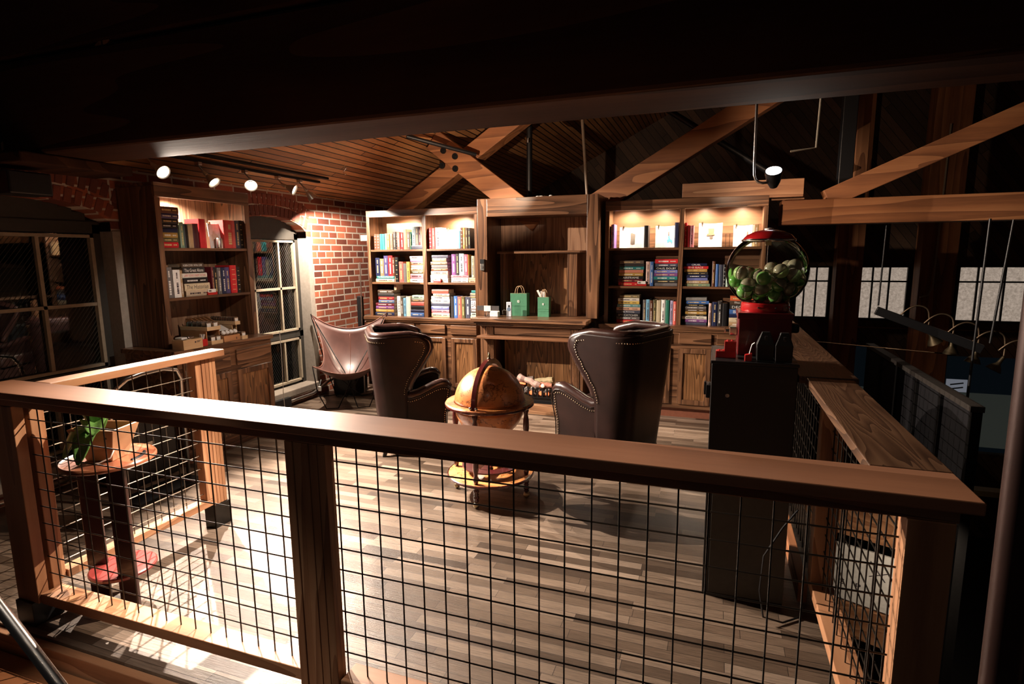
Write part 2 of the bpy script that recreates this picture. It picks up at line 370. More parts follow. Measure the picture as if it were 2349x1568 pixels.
window(1,WINS[0][0],WINS[0][1],[.62,1.0]);window(2,WINS[1][0],WINS[1][1],[2.94,3.31])
# sloping plank ceiling over the left side; roof beyond and to the right
sl=.50
def cz(x): return 2.265+sl*(x-XW)
q=MB();q.add([(XW,.80,cz(XW)),(4.0,.80,cz(4.0)),(4.0,9.1,cz(4.0)),(XW,9.1,cz(XW)),
 (XW,.80,cz(XW)+.05),(4.0,.80,cz(4.0)+.05),(4.0,9.1,cz(4.0)+.05),(XW,9.1,cz(XW)+.05)],[(0,1,2,3),(4,5,6,7),(0,1,5,4),(1,2,6,5),(2,3,7,6),(3,0,4,7)])
struct(q.build('ceiling',M['ceil']))
# far gable: dark diagonal boarding down to the window wall
q=MB();YB=9.0
wx=[(2.52,3.02),(3.46,4.13),(4.78,5.75)]
def wallseg(a,b,c,d): q.box(a,b,YB,YB+.12,c,d)
wallseg(XW-.3,2.52,-3.0,6.0)
wallseg(2.52,8.0,1.345,6.0);wallseg(2.52,8.0,.16,.50)
for a,b in((3.02,3.46),(4.13,4.78),(5.75,8.0)): wallseg(a,b,.50,1.345)
wallseg(2.52,3.44,-3.0,.16);wallseg(3.86,4.76,-3.0,.16);wallseg(5.9,8.0,-3.0,.16);wallseg(3.44,3.86,-3.0,-1.6);wallseg(4.76,5.9,-3.0,-1.6);wallseg(4.76,5.9,-.05,.16);wallseg(3.44,3.86,.06,.16)
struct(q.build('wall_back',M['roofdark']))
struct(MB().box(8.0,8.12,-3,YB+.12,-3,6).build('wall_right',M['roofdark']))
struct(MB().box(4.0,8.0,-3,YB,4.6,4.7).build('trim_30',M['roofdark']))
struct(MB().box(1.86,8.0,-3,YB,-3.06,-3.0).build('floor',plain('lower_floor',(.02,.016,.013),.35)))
frost,nt,b,L=nodes('frosted_lit_glass')
n=nt.nodes.new('ShaderNodeTexNoise');n.inputs['Scale'].default_value=22;n.inputs['Detail'].default_value=8;n.inputs['Roughness'].default_value=.8
cr=nt.nodes.new('ShaderNodeValToRGB');cr.color_ramp.elements[0].position=.3;cr.color_ramp.elements[0].color=(.22,.17,.13,1);cr.color_ramp.elements[1].position=.72;cr.color_ramp.elements[1].color=(.66,.53,.43,1)
tc=nt.nodes.new('ShaderNodeTexCoord');L.new(tc.outputs['Object'],n.inputs[0]);L.new(n.outputs['Fac'],cr.inputs[0]);L.new(cr.outputs[0],b.inputs['Emission Color']);b.inputs['Emission Strength'].default_value=.75
b.inputs['Base Color'].default_value=(.1,.1,.1,1)
for i,(a,c) in enumerate(wx):
    root=thing('window_%d'%(i+3),None,None,(a,YB,.5));struct(root)
    MB().box(a,c,YB+.05,YB+.06,.50,1.345).build('window_pane',frost,root)
    f=MB();f.box(a,c,YB-.02,YB+.03,.48,.52);f.box(a,c,YB-.02,YB+.03,1.335,1.36)
    for k in (.27,.62) : f.box(a+(c-a)*k-.012,a+(c-a)*k+.012,YB+.01,YB+.04,.5,1.345)
    f.box(a,c,YB+.01,YB+.04,1.10,1.125)
    for e in(a,c): f.box(e-.02,e+.02,YB-.02,YB+.03,.48,1.36)
    f.build('muntins',M['black'],root)
    if i: MB().box(a-.02,c+.1,YB-.06,YB,.36,.375).build('sill_strip',M['timberX'],root)
# street seen through the lower openings
st=plain('night_street',(.05,.06,.055),.7,emit=.05,ecol=(.34,.38,.32))  # faint emission stands in for street light on the pavement
o=MB().box(2.6,8.6,YB+4.2,YB+4.3,-3.0,1.2).build('street_facade',plain('street_facade',(.02,.03,.04),.7,emit=.010,ecol=(.1,.2,.3)));tag(o,'dark bluish street front seen through the lower far windows','building')  # weak blue emission puts the night light into the facade colour
o=MB().box(2.6,8.6,YB+.2,YB+4.2,-1.55,-1.50).build('sidewalk',st);tag(o,'grey pavement outside the lower far windows','pavement')
o=MB().box(-7.5,-7.3,-3,14,-3,3.4).build('street_facade',plain('street_dark',(.012,.014,.018),.8));tag(o,'black street front outside the left brick windows','building')
t=thing('street_lamp','street lamp glowing yellow outside the window beside the wall bookcase','lamp',(-6.2,4.9,-1.0))
MB().tube([(-6.2,4.9,-1),(-6.2,4.9,1.42)],.02).build('lamp_post',M['blackmetal'],t)
MB().ball((-6.2,4.9,1.5),.055).build('lamp_head',plain('sodium_lamp',(1,.7,.2),.5,emit=9,ecol=(1,.72,.3)),t,smooth=True)
t=thing('street_sign','small white street sign with dark strokes seen through the lower right window','sign',(5.45,YB+1.6,-1.4999))
MB().box(5.44,5.46,YB+1.59,YB+1.61,-1.499,-.95).build('sign_post',plain('rusty_red_post',(.12,.03,.02),.6),t)
MB().box(5.30,5.62,YB+1.57,YB+1.585,-.95,-.72).build('sign_board',plain('street_sign_white',(.5,.52,.55),.5,emit=.14,ecol=(.8,.85,1)),t)  # board glows slightly in place of light falling on it
for i in range(2): MB().beam((5.36,YB+1.565,-.90+i*.08),(5.56,YB+1.565,-.86+i*.08),.008,.022).build('sign_stroke',LDK,t)
# ================================================================== BEAMS
def timber(name,pts,w,h,mat,label,up=(0,0,1),group=None,bev=.008):
    o=MB().beam(pts[0],pts[1],w,h,up).build(name,mat,bevel=bev);return tag(o,label,'beam',group)
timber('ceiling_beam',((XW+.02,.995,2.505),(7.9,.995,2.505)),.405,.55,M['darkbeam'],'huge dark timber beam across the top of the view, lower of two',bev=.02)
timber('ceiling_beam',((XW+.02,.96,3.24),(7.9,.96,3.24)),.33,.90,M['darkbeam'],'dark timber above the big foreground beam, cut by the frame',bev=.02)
o=MB().box(XW+.02,XW+.40,.66,1.36,2.16,2.226).build('bearing_block',M['darkbeam'],bevel=.01);tag(o,'weathered bearing block under the big beam at the brick wall','block')
YT=4.46
t=thing('roof_truss','orange fir roof truss rising behind the bookcases, bolted crossing braces','truss',(1.86,YT,1.84))
def tm(name,a,b,w,h,mat=M['timberX'],up=(0,-1,0),lab=None):
    o=MB().beam((a[0],a[2] if len(a)>2 else YT,a[1]),(b[0],b[2] if len(b)>2 else YT,b[1]),h,w,up).build(name,mat,t,bevel=.006)
    if lab:o['label']=lab
    return o
tm('bottom_chord',(1.80,1.955),(7.9,1.955),.24,.225)
tm('brace',(-2.52,1.98),(-.55,3.22),.20,.19,lab='left sloping brace of the crossed pair')
tm('brace',(-1.78,2.86,YT-.17),(-.55,1.93,YT-.17),.10,.235,lab='bolted brace falling right from the crossing')
tm('brace',(-.15,2.0),(2.35,3.45),.18,.22,lab='cracked brace rising right above the fireplace')
tm('brace',(2.18,2.07),(5.6,3.62),.18,.17,lab='long thin brace over the far windows')
MB().box(2.2,2.75,4.575,4.96,2.0,2.04).build('bearing_board',M['timberX'],t)
for (u,v) in((-1.64,2.73),(-1.50,2.66),(-1.66,2.57),(-1.50,2.53)):
    MB().tube([(u,YT-.235,v),(u,YT-.22,v)],.034,14).tube([(u,YT-.25,v),(u,YT-.23,v)],.014,6).build('bolt_washer',M['blackmetal'],t)
o=MB().box(.90,1.98,4.36,4.42,2.10,2.265).build('lumber_board',M['firX'],bevel=.003);tag(o,'pale knotty board lying on top of the right bookcase','board')
o=MB().box(1.72,2.0,4.44,4.52,2.08,2.13).build('lumber_offcut',M['firX'],bevel=.003);tag(o,'short offcut board under the pale board above the right bookcase','board')
o=MB().box(2.30,2.42,4.62,4.74,2.0405,4.9).build('timber_post',M['black'],bevel=.006);tag(o,'black upright roof post right of the spotlight','post')
o=MB().box(2.475,2.585,4.88,4.93,2.0405,4.9).build('timber_post',M['timberZ'],bevel=.004);tag(o,'thin orange upright post right of the black roof post','post')
# posts by the far windows
for a,b,l in((3.04,3.40,'dark timber column between the first and second far windows'),(4.16,4.62,'dark timber column between the second and third far windows')):
    o=MB().box(a,b,8.6,8.9,-3,4.5).build('timber_column',M['timberZ']);tag(o,l,'column')
# pipes and conduit
def pipe(name,pts,r,mat,label,seg=12,cat='pipe'):
    o=MB().tube(pts,r,seg).build(name,mat,smooth=False,auto=True);return tag(o,label,cat)
t=thing('steam_pipe','black upright pipe with a silver coupling above the fireplace','pipe',(-.82,4.75,0))
MB().tube([(-.83,4.75,0.0),(-.805,4.75,3.35)],.033,14).build('pipe_run',M['black'],t,auto=True)
MB().tube([(-.817,4.75,2.84),(-.816,4.75,2.89)],.040,14).build('coupling',M['chrome'],t,auto=True)
pipe('wooden_pole',[(.06,4.62,0.0),(-.20,4.62,3.4)],.017,plain('grey_dowel',(.28,.21,.15),.6),'thin pale pole standing upright above the fireplace frame',cat='pole')
pipe('sloping_pipe',[(-1.80,3.72,2.80),(-1.235,4.2,2.655)],.022,M['black'],'thin black pipe crossing the bolted brace')
pipe('sloping_pipe',[(.62,4.75,3.12),(1.70,4.6,2.36)],.03,M['blackmetal'],'dark sloping pipe crossing behind the cracked brace')
pipe('handrail_pipe',[(1.578,-.90,.2),(1.560,-.90,2.4)],.0185,plain('dark_bronze_pipe',(.035,.016,.013),.4,.5),'dark upright pipe close to the camera at the right edge')
pipe('stair_handrail',[(-.60,-.8,.775),(-.18,-.8,.40)],.0145,plain('worn_steel',(.42,.39,.36),.25,1),'bright steel stair handrail in the bottom left corner',16,'handrail')
# ================================================================== RAILINGS
def mesh_panel(fx,vs,hs,v0,v1,h0,h1,r=.0027):
    """fx maps (along, z) -> point"""
    w=MB()
    for a in vs: w.tube([fx(a,h0,0),fx(a,h1,0)],r,5)
    for z in hs: w.tube([fx(v0,z,1),fx(v1,z,1)],r,5)
    return w
YR=-.145
t=thing('front_railing','long timber railing with black wire mesh across the foreground','railing',(.06,YR,0))
MB().box(-1.694,1.806,-.235,-.055,1.030,1.060).build('handrail',wood('handrail_wood',(.17,.072,.036),(.24,.105,.054),(.30,.14,.078),'X',rough=.42,rings=4,fine=45,bump=.15),t,bevel=.004)
MB().box(-1.60,1.775,-.200,-.090,.992,1.029).build('top_rail',M['firX'],t,bevel=.003)
def lam(x0,x1,z0,z1,name='post',inner=True):
    """post laminated from upright boards"""
    w=MB();n=5;rr=random.Random(int(x0*100)+50)
    for i in range(n):
        a=x0+(x1-x0)*i/n;b=x0+(x1-x0)*(i+1)/n;w.box(a+.0008,b-.0008,-.200+rr.uniform(0,.006),-.152,z0,z1)
    return w
lam(-.073,.086,.0,.991).build('post',M['firZ'],t,bevel=.002)
MB().box(-.060,.036,-.138,-.098,.0,.991).build('post',M['firZ'],t,bevel=.002)
MB().box(-1.60,-1.462,-.200,-.155,.11,.991).build('post',M['firZ'],t,bevel=.003)
MB().box(-1.58,-1.462,-.137,-.10,.11,.991).build('post',M['firZ'],t,bevel=.003)
MB().box(1.677,1.771,-.200,-.152,-.10,.991).build('post',M['firZ'],t,bevel=.003)
MB().box(1.690,1.771,-.138,-.10,-.10,.991).build('post',M['firZ'],t,bevel=.003)
w=MB();w.box(-1.462,-.074,-.190,-.100,.105,.150);w.build('bottom_rail',M['firX'],t,bevel=.003)
w=MB();w.box(.088,1.676,-.190,-.100,.105,.150);w.build('bottom_rail',M['firX'],t,bevel=.003)
MB().box(-1.60,-1.49,-.212,-.09,.0,.11).build('post_bracket',M['black'],t,bevel=.002)
zs=[.9223-.0775*i for i in range(10)]
xs=[-1.4713+.0775*i for i in range(1,19)]
mesh_panel(lambda a,z,k:(a,YR+.004*k,z),[x for x in xs if x<-.07],[z for z in zs],-1.465,-.060,.150,.993).build('wire_mesh',M['wire'],t)
xs=[.0901+.0775*i for i in range(0,21)]
mesh_panel(lambda a,z,k:(a,YR+.004*k,z),[x for x in xs if x<1.68],[z-.0043 for z in zs],.037,1.688,.150,.993).build('wire_mesh',M['wire'],t)
for x in(-1.462,.060,1.662):
    pass
# short return railing on the left
t=thing('side_railing','short bright timber railing with wire mesh beside the plant stool','railing',(-1.5,.78,0))
MB().box(-1.545,-1.445,-.054,.880,1.022,1.060).build('handrail',M['firY'],t,bevel=.004)
w=MB()
for i in range(4): w.box(-1.555,-1.487,.752+i*.024,.7745+i*.024,.14,1.021)
w.build('post',M['firZ'],t,bevel=.002)
MB().box(-1.558,-1.480,.742,.858,.0,.138).build('post_bracket',plain('riveted_black_bracket',(.02,.018,.016),.3,.7),t,bevel=.002)
MB().box(-1.556,-1.490,-.055,.751,.145,.185).build('bottom_rail',M['firY'],t,bevel=.003)
MB().box(-1.548,-1.500,-.095,-.058,.15,1.02).build('post',M['firZ'],t,bevel=.003)
MB().box(-1.548,-1.492,.712,.7515,.186,1.02).build('cleat',M['firZ'],t,bevel=.003)
mesh_panel(lambda a,z,k:(-1.522+.004*k,a,z),[-.02+.0775*i for i in range(1,10)],zs,-.06,.715,.185,1.021).build('wire_mesh',plain('mesh_wire_lit',(.16,.13,.10),.35,.8),t)  # lighter wire colour stands in for the light on this panel
# right railing: near section and wide far counter board
t=thing('right_railing','dark wide-capped timber railing with wire mesh along the right side','railing',(1.72,.5,0))
wc=wood('cap_board_wood',(.028,.012,.006),(.075,.036,.018),(.125,.065,.034),'Y',scale=.9,rough=.4,rings=16,fine=40,bump=.35)
MB().box(1.628,1.806,-.0545,1.02,1.028,1.060).build('handrail',wc,t,bevel=.003)
MB().box(1.60,1.826,1.02,4.00,1.032,1.064).build('counter_board',wc,t,bevel=.003)
MB().box(1.690,1.780,-.05,.98,.992,1.027).build('top_rail',M['firY'],t,bevel=.003)
MB().box(1.695,1.785,-.099,1.04,.105,.150).build('bottom_rail',M['firY'],t,bevel=.003)
MB().box(1.695,1.785,.981,1.06,.151,1.031).build('post',M['firZ'],t,bevel=.003)
MB().box(1.700,1.785,-.098,-.056,.15,.991).build('post',M['firZ'],t,bevel=.003)
MB().box(1.700,1.785,2.5,2.6,0.0,1.031).box(1.700,1.785,3.8,3.9,0,1.031).build('post',M['firZ'],t,bevel=.003)
MB().box(1.66,1.70,1.061,3.98,.0,.10).build('kickboard',M['timberY'],t,bevel=.003)
mesh_panel(lambda a,z,k:(1.735+.004*k,a,z),[0.0+.0775*i for i in range(0,13)],zs,-.05,.981,.15,.992).build('wire_mesh',M['wire'],t)
mesh_panel(lambda a,z,k:(1.745+.004*k,a,z),[1.1+.0775*i for i in range(0,36)],zs,1.061,3.8,.02,1.031).build('wire_mesh',M['wire'],t)
# floor edge below the railing
for nm,bx,mt,l in(('rim_board',(-1.75,1.83,-.275,-.2405,-.16,-.012),M['firX'],'narrow fir rim board along the loft floor edge'),
  ('edge_beam',(-1.70,1.83,-.42,-.28,-.40,-.09),M['timberX'],'rough old beam below the loft floor edge'),):
    tag(MB().box(*bx).build(nm,mt,bevel=.004),l,'beam' if 'beam' in nm else 'board')
tag(MB().box(-1.15,-1.05,-.8,-.425,-.9,-.10).build('plywood_panel',M['timberZ']),'brown plywood panel beside the stair in the bottom left','panel')
# ================================================================== BOOKCASES
def cab_door(p0,p1,z0,z1,root,ax,face,side=0,drawer=False):
    """drawer front or framed door; ax 'Y': spans X at y=face, ax 'X': spans Y at x=face (faces +X)"""
    d=.018
    def B(w,a,b,c,e,f0,f1):
        if ax=='Y': w.box(a,b,face-f1,face-f0,c,e)
        else: w.box(face+f0,face+f1,a,b,c,e)
        return w
    if drawer:
        B(MB(),p0,p1,z0,z1,0,d).build('drawer',M['oakX' if ax=='Y' else 'oakY'],root,bevel=.005)
        return
    w=MB();s=.045
    B(w,p0,p0+s,z0,z1,0,d);B(w,p1-s,p1,z0,z1,0,d);B(w,p0+s,p1-s,z0,z0+s,0,d);B(w,p0+s,p1-s,z1-s,z1,0,d)
    o=w.build('door',M['oakZ'],root,bevel=.003)
    B(MB(),p0+s,p1-s,z0+s,z1-s,0,.006).build('door_panel',M['ply'],o)
def bookcase(name,label,x0,x1,div,zh,zsh,zmid,cols,ztop=2.095,lights=()):
    t=thing(name,label,'bookcase',((x0+x1)/2,4.15,0))
    YF,YK=4.02,4.29
    MB().box(x0-(.04 if name!='x' else 0),x1,3.935,4.30,.868,.905).box(x0-.03,x1,3.942,4.30,.850,.867).build('counter',M['oakX'],t,bevel=.004)
    MB().box(x0-.02,x1,3.955,4.29,.10,.849).build('cabinet_body',M['oakX'],t)
    MB().box(x0,x1,4.0,4.28,.0,.099).build('toe_kick',plain('red_oak_strip',(.20,.07,.04),.45),t)
    for a,b in cols:
        cab_door(a,b,.735,.835,t,'Y',3.955,drawer=True)
        cab_door(a,b,.145,.69,t,'Y',3.955)
    zc=ztop-.022
    MB().box(x0,x0+.038,YF+.0225,YK,.906,zc).box(x0,x0+.038,YF,YF+.0222,.906,zh).build('side_panel',M['oakZ'],t,bevel=.0);MB().box(x1-.035,x1,YF+.0225,YK,.906,zc).box(x1-.035,x1,YF,YF+.0222,.906,zh).build('side_panel',M['oakZ'],t,bevel=.002)
    MB().box(div[0],div[1],YF+.0225,YK,.906,zc).box(div[0],div[1],YF,YF+.0222,.906,zh).build('divider',M['oakZ'],t)
    MB().box(x0+.038,x1-.035,YK-.010,YK,.906,zc).build('back_panel',M['oakpanel'],t)
    MB().box(x0,x1,YF-.004,YF+.022,zh+.001,ztop).build('header',M['oakX'],t,bevel=.003)
    MB().box(x0,x1,YF+.0222,YK,zc+.0005,ztop).build('top_board',M['oakX'],t)
    for z in (zsh,zmid):
        for a,b in((x0+.039,div[0]-.001),(div[1]+.001,x1-.036)): MB().box(a,b,YF+.004,YK-.011,z-.022,z).build('shelf',M['oakX'],t,bevel=.001)
    for lx,e in lights:
        MB().tube([(lx,4.11,zc-.008),(lx,4.11,zc+.0003)],.03,16).build('puck_light',plain('puck_lens',(1,.9,.75),.4,emit=14,ecol=(1,.82,.62)),t)
        spot('puck_spot',(lx,4.11,zc-.02),(lx,4.16,1.2),e*9,150,.8,(1,.80,.60),.02)
    return t
bookcase('wall_bookcase','dark oak wall bookcase left of the fireplace, full of colourful books',-2.53,-1.16,(-1.822,-1.775),2.02,1.660,1.293,
    [(-2.52,-2.29),(-2.215,-1.91),(-1.84,-1.53),(-1.465,-1.155+.0)],lights=((-2.12,9),(-1.46,11)))
bookcase('wall_bookcase','dark oak wall bookcase right of the fireplace, behind the gumball machine',.205,1.665,(.905,.945),2.0,1.645,1.276,
    [(.24,.50),(.58,.87),(.94,1.235),(1.28,1.575)],lights=((.42,5),(.74,5),(1.12,5),(1.46,5)))
# bookcase between the windows, facing +X
t=thing('corner_bookcase','dark oak bookcase standing between the two brick-wall windows','bookcase',(-2.8,1.95,0))
MB().box(-3.04,-2.48,1.40,2.40,.868,.905).build('counter',M['oakY'],t,bevel=.004)
MB().box(-3.035,-2.50,1.43,2.385,.09,.867).build('cabinet_body',M['oakY'],t)
MB().box(-3.03,-2.55,1.44,2.38,.0,.089).build('toe_kick',M['oakY'],t)
for a,b in((1.47,1.91),(1.975,2.36)):
    cab_door(a,b,.70,.83,t,'X',-2.50,drawer=True);cab_door(a,b,.13,.66,t,'X',-2.50)
for a,b in((1.50,1.545),(2.35,2.40)): MB().box(-3.035,-2.669,a,b,.906,2.1145).box(-2.6688,-2.65,a,b,.906,2.035).build('side_panel',M['oakZ'],t,bevel=.002)
MB().box(-3.035,-3.02,1.546,2.349,.906,2.1145).build('back_panel',M['oakpanelZ'],t)
MB().box(-2.668,-2.645,1.50,2.40,2.036,2.14).build('header',M['oakY'],t,bevel=.003);MB().box(-3.035,-2.6685,1.50,2.40,2.115,2.14).build('top_board',M['oakY'],t)
for z in(1.665,1.285): MB().box(-3.019,-2.655,1.546,2.349,z-.022,z).build('shelf',M['oakY'],t,bevel=.001)
MB().tube([(-2.88,1.86,2.106),(-2.88,1.86,2.114)],.03,16).build('puck_light',plain('puck_lens_white',(1,.95,.9),.4,emit=12,ecol=(1,.9,.8)),t)
spot('puck_spot',(-2.88,1.86,2.09),(-2.88,1.9,1.3),120,150,.7,(1,.88,.75),.02)
# ================================================================== FIREPLACE SURROUND
t=thing('fireplace_surround','dark oak fireplace surround with tall framed niche and fluted pilasters','fireplace',(-.46,3.9,0))
F0=3.86
MB().box(-1.09,-.985,F0,4.30,.962,2.155).build('side_panel',M['oakZ'],t,bevel=.003)
MB().box(.055,.165,F0,4.30,.962,2.155).build('side_panel',M['oakZ'],t,bevel=.003)
MB().box(-.984,.054,F0,4.30,1.975,2.155).build('header',M['oakX'],t,bevel=.003)
MB().box(-.984,.054,4.27,4.29,.962,1.974).build('back_panel',M['oakpanelZ'],t)
w=MB();w.box(-1.085,.112,3.615,4.295,.922,.960);w.build('mantel_shelf',M['oakX'],t,bevel=.006)
MB().box(-1.06,.09,3.645,4.0,.902,.921).box(-1.035,.065,3.668,4.0,.882,.901).box(-1.015,.045,3.685,4.0,.872,.881).build('mantel_moulding',M['oakX'],t,bevel=.004)
MB().box(-.86,-.065,3.715,3.76,.79,.871).build('frieze',M['oakX'],t)
MB().box(-1.01,.055,3.60,3.76,.755,.782).build('shelf_strip',wood('oak_strip',(.09,.035,.015),(.17,.075,.035),(.23,.11,.055),'X',rough=.3,coat=.3),t,bevel=.003)
for a,b in((-.945,-.865),(-.062,.028)):
    w=MB();n=6
    w.box(a,b,3.712,3.76,.10,.871)
    for i in range(n):
        c=a+(b-a)*(i+.5)/n;w.tube([(c,3.711,.12),(c,3.711,.75)],(b-a)/n*.36,8);w.tube([(c,3.711,.785),(c,3.711,.865)],(b-a)/n*.36,8)
    w.build('pilaster',M['oakZ'],t)
MB().box(-1.02,-.946,3.725,4.29,.10,.871).build('side_board',M['oakZ'],t);MB().box(.029,.06,3.715,4.29,.10,.871).build('side_board',M['oakZ'],t)
MB().box(-.864,-.063,4.02,4.04,.10,.80).build('firebox_panel',M['ply'],t)
MB().box(-1.03,.07,3.65,4.29,.0,.099).build('hearth',wood('hearth_oak',(.11,.05,.025),(.20,.10,.05),(.27,.15,.08),'X',rough=.35,coat=.2),t,bevel=.004)
# inner box standing in the niche
t=thing('niche_frame','small oak box frame standing inside the fireplace niche','shelf',(-.48,4.12,.961))
MB().box(-.905,-.835,4.02,4.265,.9615,1.600).build('side_panel',M['oakZ'],t,bevel=.002)
MB().box(-.175,-.075,4.02,4.265,.9615,1.600).build('side_panel',M['oakZ'],t,bevel=.002)
MB().box(-.93,-.04,3.995,4.266,1.601,1.628).build('top_board',M['oakX'],t,bevel=.003)
MB().box(-.834,-.176,4.25,4.265,.9615,1.600).build('back_panel',M['ply'],t)
# ================================================================== BOOKS
COL={'brown':(.11,.04,.02),'chestnut':(.13,.05,.03),'teal':(.02,.17,.17),'turquoise':(.03,.22,.22),'aqua':(.12,.27,.28),'orange':(.62,.13,.05),'salmon':(.52,.20,.13),
'charcoal':(.030,.028,.028),'black':(.009,.009,.010),'coral':(.58,.11,.09),'crimson':(.28,.015,.02),'tan':(.38,.25,.13),'taupe':(.12,.09,.07),'green':(.02,.13,.09),'slate':(.055,.06,.09),
'ice-blue':(.35,.48,.52),'grey':(.13,.12,.12),'maroon':(.13,.015,.025),'peach':(.60,.36,.24),'red':(.52,.02,.025),'scarlet':(.55,.05,.045),'white':(.70,.68,.65),'sky-blue':(.18,.42,.60),
'gold':(.40,.24,.06),'umber':(.07,.045,.03),'cream':(.58,.49,.33),'navy':(.015,.02,.06),'khaki':(.20,.16,.09),'indigo':(.06,.05,.15),'yellow':(.60,.42,.10),'pink':(.58,.20,.24),
'olive':(.10,.09,.04),'blush':(.62,.42,.36),'lilac':(.35,.22,.42),'silver':(.38,.37,.38),'lavender':(.36,.34,.52),'ivory':(.64,.60,.52),'purple':(.17,.06,.20),'rose':(.55,.10,.16),
'apricot':(.60,.34,.20),'steel-blue':(.10,.15,.27),'blue':(.05,.13,.36),'mint':(.45,.62,.50),'periwinkle':(.15,.17,.42),'beige':(.50,.40,.29),'brick-red':(.30,.07,.05),'ash-grey':(.20,.19,.18),
'rust':(.27,.07,.03),'violet':(.20,.12,.34),'sage':(.18,.26,.17),'midnight-blue':(.012,.014,.045),'burgundy':(.06,.012,.015)}
cm={k:plain('book_'+k.replace('-','_'),v,.42,spec=.4) for k,v in COL.items()}
LG=plain('gilt_lettering',(.60,.45,.20),.45);LW=plain('white_lettering',(.68,.66,.62),.5);LD=plain('dark_lettering',(.03,.02,.03),.5)
def lum(c): return .3*c[0]+.6*c[1]+.1*c[2]
BAY={'A':'far-left bay','B':'bay left of fireplace','C':'bay right of fireplace','D':'bay behind gumball machine','W':'bookcase between windows'}
SH={'t':'top','m':'middle','b':'bottom'}
ORD=['first','second','third','fourth','fifth','sixth','seventh','eighth','ninth','tenth','eleventh','twelfth','thirteenth','fourteenth','fifteenth','sixteenth','seventeenth','eighteenth','nineteenth','twentieth']
rb=random.Random(11)
def book(kind,w,d,h,cname,title,loc,rz,label,group,thick=.0025):
    """kind V: w = thickness (x), h = height; kind H: w = length (x), h = thickness. Spine faces -Y."""
    t=thing('book',label,'book',loc,rz,group)
    c=COL[cname];q=MB();p=MB();e=.003;k=thick
    if kind=='V':
        q.prism([(0,.004),(w*.25,.0006),(w*.75,.0006),(w,.004),(w,.006),(0,.006)],lambda s:(s[0],s[1],0),lambda s:(s[0],s[1],h))
        q.box(0,k,.0061,d,0,h).box(w-k,w,.0061,d,0,h)
        p.box(k+.0002,w-k-.0002,.0062,d-e,e,h-e)
    else:
        q.prism([(.004,0),(.0006,h*.25),(.0006,h*.75),(.004,h),(.006,h),(.006,0)],lambda s:(0,s[0],s[1]),lambda s:(w,s[0],s[1]))
        q.box(0,w,.0061,d,0,k).box(0,w,.0061,d,h-k,h)
        p.box(e,w-e,.0062,d-e,k+.0002,h-k-.0002)
    q.build('cover',cm[cname],t,local=True);p.build('pages',M['pages'],t,local=True)
    ink=LD if lum(c)>.28 else (LG if rb.random()<.5 else LW)
    if title:
        if kind=='H': M4=Matrix.Translation((w/2,.0004,h/2))@Matrix.Rotation(PI/2,4,'X');text('title',title,w*.86,h*.6,M4,LW if ink is not LD else plain('red_lettering',(.5,.02,.03),.5) if 'BOND' in title else LD,t)
        else: M4=Matrix.Translation((w/2,.0004,h*.5))@Matrix.Rotation(PI/2,4,'X')@Matrix.Rotation(-PI/2,4,'Z');text('title',title,h*.6,w*.6,M4,LD if ink is LD else LW,t)
    elif rb.random()<.8:
        # worn lettering too small to read: broken dashes along the spine, and bands on old bindings
        q=MB();y0,y1=-.0001,.0012
        L_=h if kind=='V' else w;T_=w if kind=='V' else h
        def R(a,b,c0,c1):
            if kind=='V': q.box(c0*w,c1*w,y0,y1,a*h,b*h)
            else: q.box(a*w,b*w,y0,y1,c0*h,c1*h)
        if kind=='V' and cname in('brown','chestnut','teal','turquoise','red','burgundy','black','orange') and rb.random()<.8:
            for s in(.12,.3,.48,.66,.84): R(s,s+.018,.26,.74)
        else:
            a=.10+rb.random()*.08
            while a<.55:
                b=a+.02+rb.random()*.045;R(a,b,.36,.64);a=b+.010+rb.random()*.012
            a=.68
            while a<.86:
                b=a+.02+rb.random()*.03;R(a,b,.40,.60);a=b+.012
        q.build('title',ink,t,local=True)
    return t
